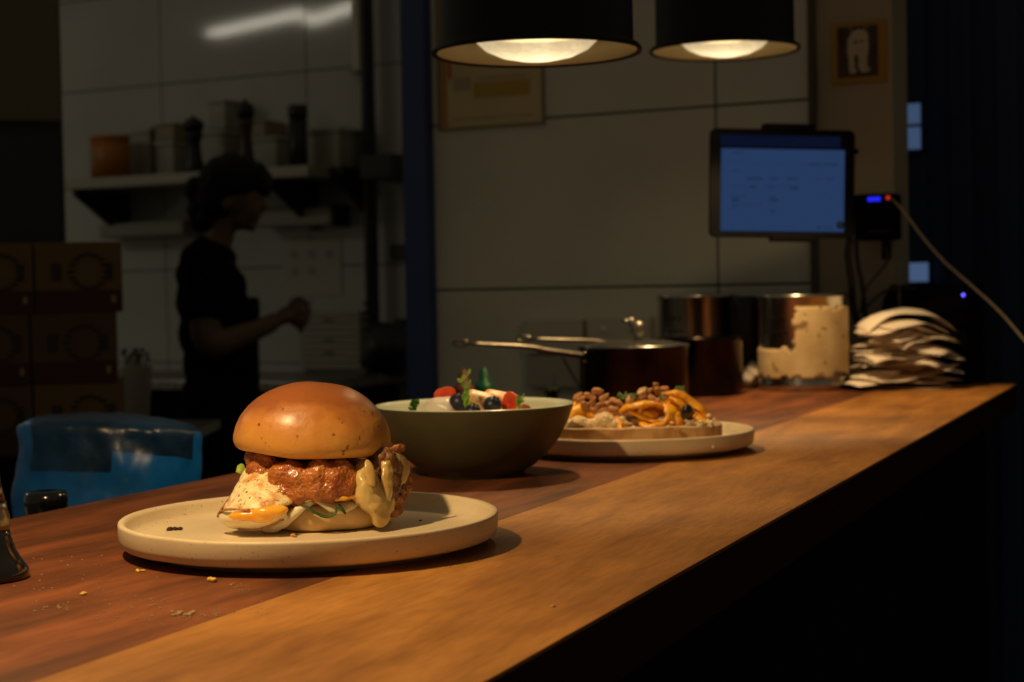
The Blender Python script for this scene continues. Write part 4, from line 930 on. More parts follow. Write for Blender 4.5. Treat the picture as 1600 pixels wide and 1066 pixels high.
# ------------------------------------------------------------------ on the low bench: bottles, bag, jar
def squeeze(px, d, top_py, m, lb):
    p = at(px, top_py, d); Hh = p.z-BZ; t = thing('sauce_bottle', lb, 'bottle', (p.x, d, BZ), 0, 'sauce bottles behind the bowl')
    obj('bottle_body', lathe([(0, 0), (.0145, 0), (.016, .004), (.016, Hh*.60), (.0155, Hh*.70), (.014, Hh*.76), (0, Hh*.76)], 32), m[0], t, world=False)
    obj('nozzle_cap', lathe([(0, Hh*.755), (.0155, Hh*.755), (.0155, Hh*.84), (.011, Hh*.86), (.0085, Hh*.88), (.0075, Hh*.95), (.003, Hh*.99), (.0015, Hh), (0, Hh)], 32), m[1], t, world=False)
M_redp = mat('brick red sauce', (.22, .05, .02), .4); M_grn = mat('green cap', (.0, .10, .045), .4); M_rcap = mat('rust cap', (.16, .05, .025), .5)
squeeze(724, 2.62, 576, (M_redp, M_rcap), 'rust red nozzle bottle just left of the green one behind the bowl')
squeeze(756, 2.68, 573, (mat('dark green body', (.0, .08, .04), .4), M_grn), 'green capped sauce bottle behind the bowl')
t = thing('bottle_stopper', 'small dark pourer between the bowl and the lidded saucepan', 'bottle', (at(862, 620, 2.60).x, 2.60, BZ))
Hh = at(862, 606, 2.6).z-BZ
obj('bottle_body', lathe([(0, 0), (.03, 0), (.03, Hh*.72), (.024, Hh*.83), (.012, Hh*.88), (.008, Hh*.93), (.013, Hh*.95), (.013, Hh*.97), (0, Hh*.97)], 24), M_black, t, world=False)
bm = bmesh.new()
for a in range(5): tube([(0, 0, Hh*.96), (math.cos(a*1.3)*.008, math.sin(a*1.3)*.008, Hh*1.0)], [.003, .001], 6, bm)
obj('pourer_tip', bm, mat('dull green', (.02, .04, .015), .6), t, world=False)
# blue plastic bag
M_bag = mat('blue plastic film', (.002, .10, .38), .38, col2=(.002, .07, .27), scale=14, spec=.5, bump=.35, bscale=26)
M_bagd = mat('dark blue plastic', (.002, .016, .05), .35, col2=(.004, .03, .09), scale=14, bump=.8, bscale=30)
bd = 1.72
pts = [(14, 0), (18, 0)]
bc = at(155, 720, bd+.05); t = thing('plastic_bag', 'crumpled blue plastic bag behind the counter at the left', 'bag', (bc.x, bd+.07, BZ))
bm = bmesh.new(); N2, N1 = 40, 16
topy = [(0, 668), (.08, 655), (.3, 653), (.55, 655), (.75, 662), (.92, 672), (1, 682)]
def interp(tb_, u):
    for (a, b), (c2, d2) in zip(tb_, tb_[1:]):
        if u <= c2: return b+(d2-b)*(u-a)/(c2-a)
    return tb_[-1][1]
def bagpt(u, v, front):
    x0 = 16+6*math.sin(v*9); x1 = 297-4*math.sin(v*5)-8*max(0, .25-v)*0; px = x0+(x1-x0)*u
    ty = interp(topy, u); zt = at(px, ty, bd).z; z = BZ+(zt-BZ)*v
    d = bd+(.13 if not front else 0)*(1-abs(2*u-1)**3*.5)+ .010*noise.noise(Vector((u*6, v*4, front*3)))+ (abs(2*u-1)**4)*(.05 if front else 0)
    p = at(px, ty, bd); return Vector((p.x*(d/bd) if front else p.x*(1+.0), d, z))
F = [[bm.verts.new(bagpt(u/N2, v/N1, 1)) for u in range(N2+1)] for v in range(N1+1)]
Bk = [[bm.verts.new(bagpt(u/N2, v/N1, 0)) for u in range(N2+1)] for v in range(N1+1)]
for v in range(N1):
    for u in range(N2):
        f = bm.faces.new((F[v][u], F[v][u+1], F[v+1][u+1], F[v+1][u]))
        edge = 12.2 if u < N2*.55 else 13.4
        f.material_index = 1 if (v >= (11 if u < N2*.54 else 13) and 3 < u) else 0
        bm.faces.new((Bk[v][u+1], Bk[v][u], Bk[v+1][u], Bk[v+1][u+1])).material_index = 1
    bm.faces.new((Bk[v][0], F[v][0], F[v+1][0], Bk[v+1][0])); bm.faces.new((F[v][N2], Bk[v][N2], Bk[v+1][N2], F[v+1][N2]))
for u in range(N2): bm.faces.new((F[0][u+1], F[0][u], Bk[0][u], Bk[0][u+1]))
for u in range(N2): bm.faces.new((F[N1][u], F[N1][u+1], Bk[N1][u+1], Bk[N1][u])).material_index = 1
bmesh.ops.recalc_face_normals(bm, faces=bm.faces)
o = obj('bag_film', bm, [M_bag, M_bagd], t); mods(o, sub=1, disp=[(.007, .04), (.0015, .008)])
# black lid at the left behind the counter
p = at(62, 771, 1.46); t = thing('black_jar', 'black lidded jar peeking over the counter edge before the blue bag', 'jar', (p.x, 1.48, BZ)); Hh = p.z-BZ
obj('jar_body', lathe([(0, 0), (.017, 0), (.018, .003), (.018, Hh-.022), (0, Hh-.022)], 32), M_dkplastic, t, world=False)
obj('jar_lid', lathe([(0, Hh-.024), (.0185, Hh-.024), (.0192, Hh-.006), (.0175, Hh-.001), (.010, Hh), (0, Hh-.001)], 48), mat('glossy black lid', (.004, .004, .004), .12, coat=.6), t, world=False)

# grinder at the left edge
M_gloss = mat('glossy black grinder', (.006, .006, .005), .10, coat=.8)
c = onz(-22, 905, CT); t = thing('pepper_grinder', 'glossy black flared grinder base with a silver collar at the left edge', 'grinder', (c.x, c.y, CT))
obj('grinder_base', lathe([(0, 0), (.026, 0), (.0268, .002), (.0262, .006), (.0225, .011), (.0185, .018), (.0160, .026), (.0150, .031), (0, .031)], 64), M_gloss, t, world=False)
obj('silver_collar', lathe([(0, .031), (.0150, .031), (.0157, .034), (.0154, .040), (.0143, .043), (.0137, .048), (0, .048)], 64), mat('old silver', (.34, .31, .24), .3, 1.0), t, world=False)
obj('grinder_body', lathe([(0, .048), (.0132, .048), (.0108, .060), (.009, .080), (.0085, .11), (.010, .14), (.0095, .155), (0, .158)], 48), M_gloss, t, world=False)
# ------------------------------------------------------------------ kitchen: cardboard boxes on a side table
M_card = [mat('brown cardboard', (.13, .078, .025), .85), mat('dark cardboard', (.085, .050, .022), .85), mat('red brown cardboard', (.15, .055, .025), .85)]
BD = 3.0
M_print = mat('dark carton print', (.035, .02, .012), .8); M_tan = mat('tan carton print', (.30, .20, .07), .8); M_redc = mat('maroon carton band', (.045, .010, .008), .8)
CY = .225                      # yaw of the stack, its right side facing away
CR = at(192, 500, BD); CU = Vector((math.cos(CY), math.sin(CY), 0)); CN = Vector((-math.sin(CY), math.cos(CY), 0))
def onc(px, py):
    d = ray(px, py); o_ = Vector((0, 0, CZ)); return o_+d*((CR-o_).dot(CN)/d.dot(CN))
zt = onc(190, 708).z
def carton(x0, x1, row, m, lb, dep=.20, mark=True):
    a = onc(x0, 500); b = onc(x1, 500); w_ = (b-a).length; h_ = (onc(150, 378).z-zt)/3; z0 = zt+h_*row
    c = (a+b)/2+CN*dep/2; t = thing('cardboard_box', lb, 'box', (c.x, c.y, z0+.0004), CY, 'cardboard boxes stacked at the left')
    obj('carton', box((0, 0, h_/2), (w_, dep, h_-.001), None, .0015), m, t, False, world=False)
    obj('lower_band', box((0, -dep/2-.0008, h_*.17), (w_*.985, .0012, h_*.30)), M_redc, t, False, world=False)
    bm = bmesh.new(); sx = w_*.12
    for k in range(16):
        a0 = k*PI/8; bx(bm, (sx+math.cos(a0)*h_*.24, -dep/2-.0006, h_*.58+math.sin(a0)*h_*.24), (h_*.10, .001, h_*.05), None)
    bx(bm, (-w_*.25, -dep/2-.0006, h_*.58), (w_*.12, .001, h_*.25)); bx(bm, (w_*.36, -dep/2-.0006, h_*.58), (w_*.08, .001, h_*.25))
    obj('round_print', bm, M_print, t, False, world=False)
    obj('small_label', box((w_*.40, -dep/2-.0018, h_*.19), (w_*.05, .001, h_*.10)), M_tan, t, False, world=False)
    return t
carton(56, 192, 2, M_card[0], 'upper right cardboard box with a round print, topmost of its stack')
carton(48, 181, 1, M_card[1], 'darker second cardboard box below the topmost one')
carton(50, 191, 0, M_card[0], 'third cardboard box from the top, just above the blue bag')
carton(-75, 53, 2, M_card[0], 'left cardboard box beside the topmost one, cut by the photo edge')
carton(-85, 45, 1, M_card[1], 'dark left cardboard box in the middle row at the photo edge')
carton(-85, 47, 0, M_card[1], 'dark left cardboard box in the bottom row at the photo edge')
a = onc(-90, 500); b = onc(194, 500); c = (a+b)/2+CN*.12; tw_ = (b-a).length
t = thing('side_table', 'dark side table carrying the cardboard boxes', 'table', (c.x, c.y, 0), CY)
obj('tabletop', box((0, 0, zt-.016), (tw_+.02, .28, .03), None, .003), M_blackmatte, t, False, world=False)
for sx in (-1, 1):
    for sy in (-1, 1): obj('leg', box((sx*(tw_/2-.02), sy*.12, (zt-.031)/2), (.03, .03, zt-.031)), M_blackmatte, t, False, world=False)
# white tub with greens beside the boxes
p = at(213, 571, 3.6); q = at(213, 700, 3.6)
t = thing('plastic_tub', 'whitish plastic tub of leafy stems right of the cardboard boxes', 'tub', (p.x, 3.6, zt))
Hh = p.z-zt
obj('tub_body', lathe([(0, 0), (.024, 0), (.033, Hh-.004), (.036, Hh), (.033, Hh), (.028, Hh-.02), (0, Hh-.03)], 40), mat('milky plastic', (.42, .41, .36), .5), t, world=False)
o = bmesh.new(); rr = random.Random(3)
for k in range(16):
    a = rr.uniform(0, 6.3); r = rr.uniform(.0, .030); e = Vector((math.cos(a)*r*1.1, math.sin(a)*r, Hh+rr.uniform(.005, .036))); tube([(e.x*.5, e.y*.5, Hh-.03), e], [.0015, .0009], 5, o); ell(e, (.007, .006, .005), o, 1)
o = obj('leafy_stems', o, mat('dull leaves', (.07, .075, .03), .7)); o.location += Vector((p.x, 3.6, 0)) if False else Vector((0, 0, 0)); o.parent = None
me = o.data; o.location = Vector((p.x, 3.6, zt+Hh-.03)); 
tag(o, 'bunch of dull leafy stems standing in the whitish tub', 'herbs')
t = thing('tub_stand', 'dark stand under the whitish plastic tub', 'stand', (p.x, 3.62, 0)); obj('stand_top', box((0, 0, zt-.012), (.30, .30, .022), None, .002), M_steeld, t, False, world=False)
for sx in (-1, 1):
    for sy in (-1, 1): obj('leg', box((sx*.13, sy*.13, (zt-.022)/2), (.025, .025, zt-.022)), M_blackmatte, t, False, world=False)
# tall dark unit behind the boxes (left edge)
a = at(-220, 300, 3.75); b = at(101, 300, 3.9); fy = .264; w_ = (b-a).length*1.0
cu = Vector((math.cos(fy), math.sin(fy), 0)); cn = Vector((-math.sin(fy), math.cos(fy), 0)); b.z = 0; c = b-cu*w_/2+cn*.30
t = thing('tall_fridge', 'tall dark fridge at the left edge behind the cardboard boxes', 'fridge', (c.x, c.y, 0), fy)
zs = at(60, 205, 3.9).z
obj('fridge_body', box((0, 0, 1.0), (w_, .55, 2.0), None, .01), mat('dark olive panel', (.030, .028, .016), .6), t, False, world=False)
obj('door_panel', box((0, -.285, zs+(2.0-zs)/2+.01), (w_*.985, .03, 2.0-zs-.02), None, .006), mat('dull bronze door', (.11, .10, .058), .5), t, False, world=False)
obj('door_panel', box((0, -.285, zs/2), (w_*.985, .03, zs-.02), None, .006), mat('black glass door', (.003, .003, .005), .25), t, False, world=False)
obj('door_handle', box((-w_*.35, -.315, zs-.35), (.02, .03, .4), None, .004), M_black, t, False, world=False)

# ------------------------------------------------------------------ shelf and what stands on it
ST = W2-.30
def sh(px, py, t_=ST): return ws(px, py, t_)
sL, sR = sh(92, 290)[0], sh(481, 262)[0]; zsf = (sh(92, 283)[1]+sh(481, 256)[1])/2
t = thing('wall_shelf', 'steel wall shelf behind the person holding jars and mills', 'shelf', WROT @ Vector(((sL+sR)/2, W2-.15, zsf-.035)), -WA)
wS = sR-sL
obj('shelf_board', box((0, 0, .0175), (wS, .30, .035), None, .002), mat('shelf steel', (.36, .34, .28), .45, .3), t, False, world=False)
for px in (172, 530-60):
    sx = sh(px, 320, W2-.1)[0]-(sL+sR)/2; bm = bmesh.new()
    q = [(-.008, .148, 0), (-.008, -.13, 0), (-.008, -.13, -.02), (-.008, .12, -.16), (-.008, .148, -.16)]
    A = [bm.verts.new((sx+x, y, z)) for x, y, z in q]; Bq = [bm.verts.new((sx-x, y, z)) for x, y, z in q]
    bm.faces.new(A); bm.faces.new(Bq[::-1])
    for k in range(5): j = (k+1) % 5; bm.faces.new((A[k], Bq[k], Bq[j], A[j]))
    bmesh.ops.recalc_face_normals(bm, faces=bm.faces); obj('shelf_bracket', bm, M_black, t, False, world=False)
ZS = zsf
def shp(px, off=.15):        # standing place on the shelf
    q = ws(px, 250, W2-off); v = WROT @ Vector((q[0], W2-off, ZS)); return v
def hgt(px, py, off=.15): return ws(px, py, W2-off)[1]-ZS
def wdt(px0, px1, off=.15): return ws(px1, 200, W2-off)[0]-ws(px0, 200, W2-off)[0]
def shitem(name, lb, cat, px0, px1, top, off=.15, group=None):
    t = thing(name, lb, cat, shp((px0+px1)/2, off), -WA, group); return t, wdt(px0, px1, off), hgt((px0+px1)/2, top, off)
t, w_, h_ = shitem('orange_tin', 'orange cylindrical tin at the left end of the shelf', 'tin', 149, 196, 213, .235)
obj('tin_body', lathe([(0, 0), (w_/2, 0), (w_/2, h_*.9), (0, h_*.9)], 40), mat('orange tin', (.40, .13, .012), .5), t, world=False)
obj('tin_lid', lathe([(0, h_*.9), (w_/2+.002, h_*.9), (w_/2+.002, h_-.003), (w_/2-.003, h_), (0, h_)], 40), mat('orange lid', (.42, .15, .02), .5), t, world=False)
bm = lathe([(w_/2+.0005, h_*.28), (w_/2+.0015, h_*.30), (w_/2+.0015, h_*.66), (w_/2+.0005, h_*.68)], 40)
bmesh.ops.delete(bm, geom=[v for v in bm.verts if not (v.co.x < -.001 and v.co.y < .02)], context='VERTS')
obj('tin_label', bm, mat('pale tin label', (.30, .22, .12), .6), t, world=False)
def mill(px0, px1, top, lb, m, knob=True, off=.235):
    t, w_, h_ = shitem('pepper_mill', lb, 'mill', px0, px1, top, off, 'mills on the shelf'); r = w_/2
    if knob: pr = [(0, 0), (r, 0), (r, h_*.08), (r*.78, h_*.22), (r*.62, h_*.42), (r*.60, h_*.52), (r*.80, h_*.64), (r*.85, h_*.72), (0, h_*.72)]; hd = [(0, h_*.73), (r*.72, h_*.73), (r*.98, h_*.80), (r*.95, h_*.88), (r*.55, h_*.95), (r*.2, h_*.97), (r*.2, h_), (0, h_)]
    else: pr = [(0, 0), (r, 0), (r*.96, h_*.30), (r*.9, h_*.78), (0, h_*.78)]; hd = [(0, h_*.79), (r*.92, h_*.79), (r, h_*.84), (r, h_*.98), (r*.9, h_), (0, h_)]
    obj('mill_body', lathe(pr, 32), m, t, world=False); obj('mill_head', lathe(hd, 32), M_black, t, world=False)
mill(290, 317, 181, 'short black pepper mill with a knob left of the person head', M_black)
mill(373, 397, 155, 'tallest brown pepper mill right above the person head', mat('brown mill', (.045, .018, .006), .4))
mill(454, 479, 164, 'straight black mill near the right end of the shelf', M_black, False)
M_clear = mat('dull clear plastic', (.34, .33, .27), .35, col2=(.28, .27, .20), scale=9); M_clear2 = mat('yellowish plastic', (.26, .22, .12), .4); M_lid = mat('grey lid', (.38, .37, .31), .5)
def tubb(px0, px1, top, bot, lb, m=M_clear, dep=.12, off=.075, base=None):
    c = shp((px0+px1)/2, off); z0 = base if base is not None else 0
    t = thing('food_container', lb, 'container', c+Vector((0, 0, z0)), -WA, 'plastic containers on the shelf'); w_ = wdt(px0, px1, off); h_ = hgt((px0+px1)/2, top, off)-z0
    obj('container_body', box((0, 0, h_*.44), (w_*.93, dep*.92, h_*.88), None, .004), m, t, False, world=False)
    obj('container_lid', box((0, 0, h_*.94), (w_, dep, h_*.12), None, .003), M_lid, t, False, world=False)
    return z0+h_
tubb(203, 252, 202, 270, 'clear container right of the orange tin')
z1 = tubb(258, 288, 222, 265, 'lower container of the pair left of the short mill')
tubb(258, 290, 194, 222, 'container stacked on top at the left of the short mill', M_clear2, base=z1+.0005)
z1 = tubb(322, 368, 205, 260, 'lower container between the short and the tallest mill'); tubb(342, 370, 158, 205, 'upper container between the short and the tallest mill', base=z1+.0005)
z1 = tubb(400, 450, 215, 258, 'lower container between the two right mills'); tubb(402, 432, 190, 215, 'upper container between the two right mills', M_clear2, base=z1+.0005)
# second shelf section: boxes behind at the right end
t, w_, h_ = shitem('food_container', 'large container with a lid at the far right end of the shelf', 'container', 482, 550, 203, .10, 'plastic containers on the shelf')
obj('container_body', box((0, 0, h_*.44), (w_*.95, .14, h_*.88), None, .004), M_clear, t, False, world=False); obj('container_lid', box((0, 0, h_*.94), (w_, .15, h_*.12), None, .003), M_lid, t, False, world=False)
v = t.location; a = sh(481, 300, W2-.10)[0]; b = sh(556, 300, W2-.10)[0]
s2 = thing('small_wall_shelf', 'dark narrower shelf continuing right of the steel shelf', 'shelf', WROT @ Vector(((a+b)/2, W2-.09, ZS-.03)), -WA)
obj('shelf_board', box((0, 0, .0145), (b-a, .17, .029), None, .002), M_black, s2, False, world=False)
bm = bmesh.new(); q = [(.08, 0), (-.08, 0), (.08, -.11)]
sx = (b-a)/2-.03
A = [bm.verts.new((sx-.01, y, z)) for y, z in q]; Bq = [bm.verts.new((sx+.01, y, z)) for y, z in q]; bm.faces.new(A); bm.faces.new(Bq[::-1])
for k in range(3): j = (k+1) % 3; bm.faces.new((A[k], Bq[k], Bq[j], A[j]))
bmesh.ops.recalc_face_normals(bm, faces=bm.faces); obj('shelf_bracket', bm, M_black, s2, False, world=False)
# things on the kitchen wall
def kwall(name, lb, cat, x0, y0, x1, y1, dep=.0, group=None):
    return wallthing(name, lb, cat, x0, y0, x1, y1, W2-dep, group)
t, w_, h_ = kwall('roll_dispenser', 'pale wrap dispenser rail under the shelf, right of the person face', 'dispenser', 408, 328, 530, 352, .05)
obj('dispenser_body', box((0, .0, h_/2), (w_, .10, h_), None, .01), mat('pale dispenser', (.36, .34, .27), .5), t, False, world=False)
obj('end_cap', box((w_/2+.006, 0, h_/2), (.012, .102, h_*1.15), None, .003), M_black, t, False, world=False)
t, w_, h_ = kwall('roll_dispenser', 'pale rail under the left part of the shelf, left of the person', 'dispenser', 168, 350, 300, 368, .05)
obj('dispenser_body', box((0, .0, h_/2), (w_, .10, h_), None, .01), mat('pale dispenser b', (.30, .29, .23), .5), t, False, world=False)
t, w_, h_ = kwall('paper_notice', 'pinned paper notice with small drawings on the kitchen wall', 'notice', 442, 378, 535, 462, .003)
obj('notice_sheet', box((0, 0, h_/2), (w_, .002, h_)), mat('notice paper', (.50, .48, .42), .8), t, False, world=False)
bm = bmesh.new()
for a, b in [(.2, .75), (.5, .75), (.8, .75), (.2, .45), (.5, .45)]: bx(bm, ((a-.5)*w_, -.0015, b*h_), (w_*.12, .001, h_*.14))
obj('small_drawings', bm, mat('faint print', (.33, .31, .30), .8), t, False, world=False)
t, w_, h_ = kwall('slatted_panel', 'pale slatted panel low on the kitchen wall beside the hands', 'panel', 468, 486, 566, 577, .012)
bm = bmesh.new()
for k in range(9): bx(bm, (0, 0, h_*(k+.5)/9), (w_, .02, h_/9*.86), None, 0, .002)
obj('slats', bm, mat('pale slats', (.40, .38, .31), .6), t, False, world=False)
M_tab = mat('dark label tab', (.10, .09, .07), .6)
for k in (2, 4, 7): obj('label_tab', box((0, -.011, h_*(k+.5)/9), (w_*.16, .004, h_*.03)), M_tab, t, False, world=False)
# dark upright post with a coiled cord, right end of the kitchen wall
t, w_, h_ = kwall('steel_upright', 'dark upright steel post at the right end of the kitchen wall', 'post', 567, -40, 588, 590, .06)
obj('post_body', box((0, 0, h_/2), (w_, .06, h_), None, .003), mat('dark post', (.020, .018, .010), .45), t, False, world=False)
bm = bmesh.new()
for k in range(9): bx(bm, (-.006, -.034, .02+k*.028), (w_*.8, .01, .012), None, 0, .002)
obj('post_hooks', bm, M_black, t, False, world=False)
t, w_, h_ = kwall('wall_strip', 'pale vertical strip on the kitchen wall beside the dark post', 'strip', 551, -40, 566, 112, .02)  # solid pale strip stands in for a lamp reflection on the glossy tiles
obj('strip_body', box((0, 0, h_/2), (w_, .03, h_), None, .003), mat('pale strip', (.62, .58, .44), .5), t, False, world=False)
obj('strip_end', box((-.012, -.004, .004), (.04, .03, .012), None, .003), mat('pale strip end', (.4, .38, .3), .5), t, False, world=False)
t, w_, h_ = kwall('wall_switch', 'small dark box on the wall left of the blue post', 'switch', 612, 382, 634, 405, .01)
obj('switch_body', box((0, 0, h_/2), (w_, .02, h_), None, .003), mat('dark switch', (.05, .045, .03), .5), t, False, world=False)
t, w_, h_ = kwall('hook_rack', 'small dark hook rack with a cord left of the blue post', 'rack', 619, 498, 636, 518, .02)
obj('rack_body', box((0, 0, h_/2), (w_, .03, h_), None, .004), M_black, t, False, world=False)
obj('cord', tube([(0, -.01, 0), (-.004, -.012, -.06), (.006, -.012, -.12)], .004, 8), M_black, t, world=False)
t, w_, h_ = kwall('wall_cupboard', 'dark wall cupboard between the post and the blue door post', 'cupboard', 590, 246, 640, 280, .12)
obj('cupboard_body', box((0, 0, h_/2), (w_, .22, h_), None, .003), M_black, t, False, world=False)
p = at(612, 600, 4.0); o = ell((p.x, 4.0, .93+.0), (.001,)*3)
o.free()
s_, z_ = ws(612, 600, W2-.25)
t = thing('black_sack', 'black sack on the kitchen bench just left of the blue post', 'sack', WROT @ Vector((s_, W2-.26, .930)), -WA)
bm = ell((0, 0, .085), (.085, .10, .085), nz=.02, nf=14)
for v in bm.verts: v.co.z = max(v.co.z, 0)
obj('sack_body', bm, M_black, t, world=False)

# ------------------------------------------------------------------ the person
PD = 4.55
kk = PD/4.9
def Q(px, py, dd=0): return at(px, py, PD+dd)
M_skin = mat('skin', (.15, .085, .045), .6, sss=.1); M_hair = mat('black hair', (.004, .003, .003), .6, spec=.2); M_shirt = mat('black shirt', (.004, .004, .0045), .95, spec=.05); M_trous = mat('black trousers', (.004, .004, .005), .9, spec=.05)
m1 = FPX/PD                    # pixels per metre there
def mm(px): return px/m1
t = thing('person', 'person in a black shirt with tied hair, looking down at their hands', 'person', (Q(345, 600).x, PD, 0))
bm = bmesh.new()
# head: skull, jaw, nose, brow, lips, chin, ears
hc = Q(366, 296)
ell(hc, (mm(46), mm(38), mm(50)), bm, 4)
ell(Q(384, 318), (mm(26), mm(27), mm(36)), bm, 3); ell(Q(378, 340), (mm(23), mm(22), mm(20)), bm, 3)
tube([Q(406, 300), Q(411, 312), Q(414, 323), Q(407, 328)], [mm(4), mm(5), mm(7), mm(6)], 10, bm); ell(Q(403, 296), (mm(8), mm(20), mm(6)), bm, 2)
ell(Q(402, 337), (mm(6), mm(11), mm(3.2)), bm, 2); ell(Q(400, 343), (mm(6), mm(10), mm(3.4)), bm, 2); ell(Q(392, 354), (mm(10), mm(11), mm(9)), bm, 2)
ell(Q(352, 318, -mm(36)), (mm(8), mm(4), mm(12)), bm, 2); ell(Q(352, 318, mm(36)), (mm(8), mm(4), mm(12)), bm, 2)
tube([Q(358, 330), Q(350, 352), Q(342, 376), Q(334, 392)], [mm(22), mm(20), mm(22), mm(32)], 20, bm)
# torso (under the shirt) and hips
for px, py, a, b, c2 in [(328, 410, 40, 78, 30), (326, 450, 42, 76, 46), (330, 500, 44, 66, 50), (336, 550, 42, 62, 46), (340, 600, 48, 70, 44)]: ell(Q(px, py), (mm(a), mm(b), mm(c2)), bm, 3)
def arm(sgn, sh_, el, wr):
    tube(spline([Q(*sh_), Q((sh_[0]+el[0])/2-2, (sh_[1]+el[1])/2, (sh_[2]+el[2])/2), Q(*el), Q((el[0]+wr[0])/2, (el[1]+wr[1])/2+4, (el[2]+wr[2])/2), Q(*wr)], 5),
         [mm(27-(27-22)*i/10) if i <= 10 else mm(23-(23-13)*(i-10)/10) for i in range(21)], 16, bm); ell(Q(*el), (mm(21), mm(21), mm(22)), bm, 2)
S0, E0, W0 = (322, 420, -.13), (326, 536, -.17), (428, 505, -.07)
S1, E1, W1_ = (330, 420, .13), (348, 532, .17), (432, 500, .06)
arm(-1, S0, E0, W0); arm(1, S1, E1, W1_)
def hand(wr, c_, fx):
    w = Q(*wr); c2 = Q(*c_); tube([w, w.lerp(c2, .6), c2], [mm(13), mm(17), mm(16)], 12, bm, flat=.62)
    for i, (dx, dy, L) in enumerate(fx):
        base = c2+Vector((mm(dx[0]), dx[2], -mm(dx[1]))); mid = base+Vector((mm(L*.55), 0, mm(dy[0]))); tip = mid+Vector((mm(L*.4*dy[2]), dy[3], mm(dy[1])))
        tube([base, mid, tip], [mm(5.6), mm(5.2), mm(4.2)], 8, bm); ell(tip, (mm(4.2),)*3, bm, 2)
hand(W0, (452, 492, -.045), [((6, -10, -.010), (6, -2, .9, .01), 22), ((8, -3, -.014), (2, -8, .8, .01), 24), ((8, 5, -.014), (-2, -9, .6, .01), 22), ((5, 12, -.010), (-5, -9, .4, .01), 18), ((-2, -10, 0), (3, 4, .9, 0), 16)])
hand(W1_, (456, 484, .035), [((6, -10, .01), (4, -4, .9, -.01), 22), ((8, -3, .012), (1, -9, .7, -.01), 24), ((8, 5, .012), (-3, -9, .5, -.01), 22), ((4, 12, .01), (-5, -8, .3, -.01), 18), ((-2, -10, 0), (5, 3, .9, 0), 16)])
# legs and feet
zf = .04
for sgn in (-1, 1):
    hp = Q(345+4*sgn, 625, sgn*.085); kn = Vector((hp.x+.03, hp.y, .50)); an = Vector((hp.x-.01, hp.y, .09))
    tube([hp, hp.lerp(kn, .5)+Vector((.01, 0, 0)), kn, kn.lerp(an, .35)-Vector((.015, 0, 0)), an], [.075, .070, .052, .052, .036], 18, bm)
    tube([an+Vector((-.04, 0, -.045)), an+Vector((.04, 0, -.045)), an+Vector((.15, 0, -.062))], [.035, .042, .026], 14, bm)
mods(obj('body', bm, M_skin, t), remesh=.0055, sm=3)
# hair: cap, fringe, tied bun and loose tail
bm = bmesh.new()
ell(Q(362, 284), (mm(52), mm(44), mm(44)), bm, 4); ell(Q(344, 306), (mm(36), mm(42), mm(42)), bm, 3); ell(Q(392, 276), (mm(30), mm(34), mm(24)), bm, 3); ell(Q(410, 286), (mm(15), mm(28), mm(22)), bm, 3)
ell(Q(302, 296), (mm(15), mm(20), mm(20)), bm, 3); ell(Q(318, 300), (mm(16), mm(20), mm(18)), bm, 3)
tube([Q(312, 310), Q(306, 330), Q(308, 350), Q(316, 362)], [mm(16), mm(15), mm(12), mm(6)], 14, bm); ell(Q(326, 336), (mm(18), mm(24), mm(26)), bm, 3)
mods(obj('hair', bm, M_hair, t), remesh=.006, sm=2, disp=(.012, .03))
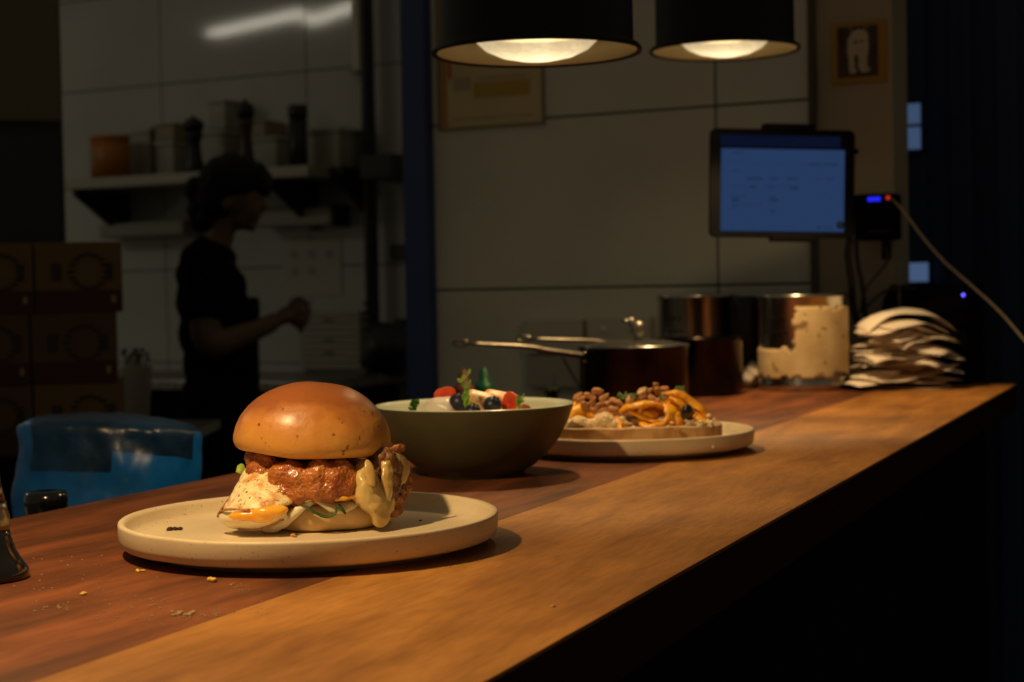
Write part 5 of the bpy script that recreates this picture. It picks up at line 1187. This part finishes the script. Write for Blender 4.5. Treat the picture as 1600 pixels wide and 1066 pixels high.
# shirt with short sleeves, apron bib
bm = bmesh.new()
for px, py, a, b, c2 in [(326, 404, 43, 84, 28), (324, 430, 47, 86, 44), (324, 470, 48, 80, 50), (330, 520, 50, 74, 52), (336, 570, 50, 72, 50), (340, 608, 53, 78, 38)]: ell(Q(px, py), (mm(a), mm(b), mm(c2)), bm, 3)
tube([Q(338, 376), Q(332, 390)], [mm(25), mm(34)], 20, bm)
ell(Q(368, 452), (mm(16), mm(46), mm(30)), bm, 3); ell(Q(372, 480), (mm(18), mm(44), mm(26)), bm, 3)
for S, E in ((S0, E0), (S1, E1)):
    a = Q(*S); b = Q(*E); tube([a+Vector((0, 0, .01)), a.lerp(b, .35), a.lerp(b, .70)], [mm(36), mm(34), mm(31)], 18, bm)
o = obj('shirt', bm, M_shirt, t); mods(o, remesh=.007, sm=3, disp=(.01, .06))
bm = box(Q(388, 482), (mm(26), mm(90), mm(36)), None, .01); bx(bm, Q(378, 560), (mm(44), mm(110), mm(140)), None, 0, .02)
mods(obj('apron', bm, M_shirt, t), sub=1)
bm = bmesh.new()
ell(Q(345, 622), (mm(62), mm(112), mm(56)), bm, 3); ell(Q(345, 650), (mm(62), mm(112), mm(60)), bm, 3)
for sgn in (-1, 1):
    hp = Q(347+4*sgn, 640, sgn*.085); kn = Vector((hp.x+.03, hp.y, .50)); an = Vector((hp.x-.01, hp.y, .12))
    tube([hp, hp.lerp(kn, .5)+Vector((.01, 0, 0)), kn, an], [.105, .09, .072, .062], 18, bm)
mods(obj('trousers', bm, M_trous, t), remesh=.009, sm=3, disp=(.01, .08))

# ------------------------------------------------------------------ fluorescent tubes of the kitchen (seen mirrored in the glossy tiles)
def mirror_pt(px, py, ztarget):
    hit = onw(px, py, W2); d = (hit-Vector((0, 0, CZ))).normalized(); r = d-2*d.dot(WN)*WN
    return hit+r*((ztarget-hit.z)/r.z)
ZL = 2.62
for i, (a, b) in enumerate([((330, 52), (474, 19)), ((482, 34), (556, 8))]):
    A = mirror_pt(*a, ZL); Bq = mirror_pt(*b, ZL); print('tube', A, Bq)
    A, Bq = mirror_pt(*a, ZL), mirror_pt(*b, ZL)
    c = (A+Bq)/2; L = (Bq-A).length; yaw = math.atan2((Bq-A).y, (Bq-A).x)
    t = thing('tube_light', 'fluorescent tube under the kitchen ceiling, left outside the photo', 'lamp', c, yaw, 'kitchen tubes')
    obj('tube', box((0, 0, -.005), (L, .085, .03), None, .012), emat('tube glow', (1, .93, .74), TUBE_S), t, world=False)
    obj('fitting', box((0, 0, .045), (L+.04, .08, .05), None, .004), M_sock, t, False, world=False)
bm = box((-2.5, 5, 2.80), (9, 9, .1));
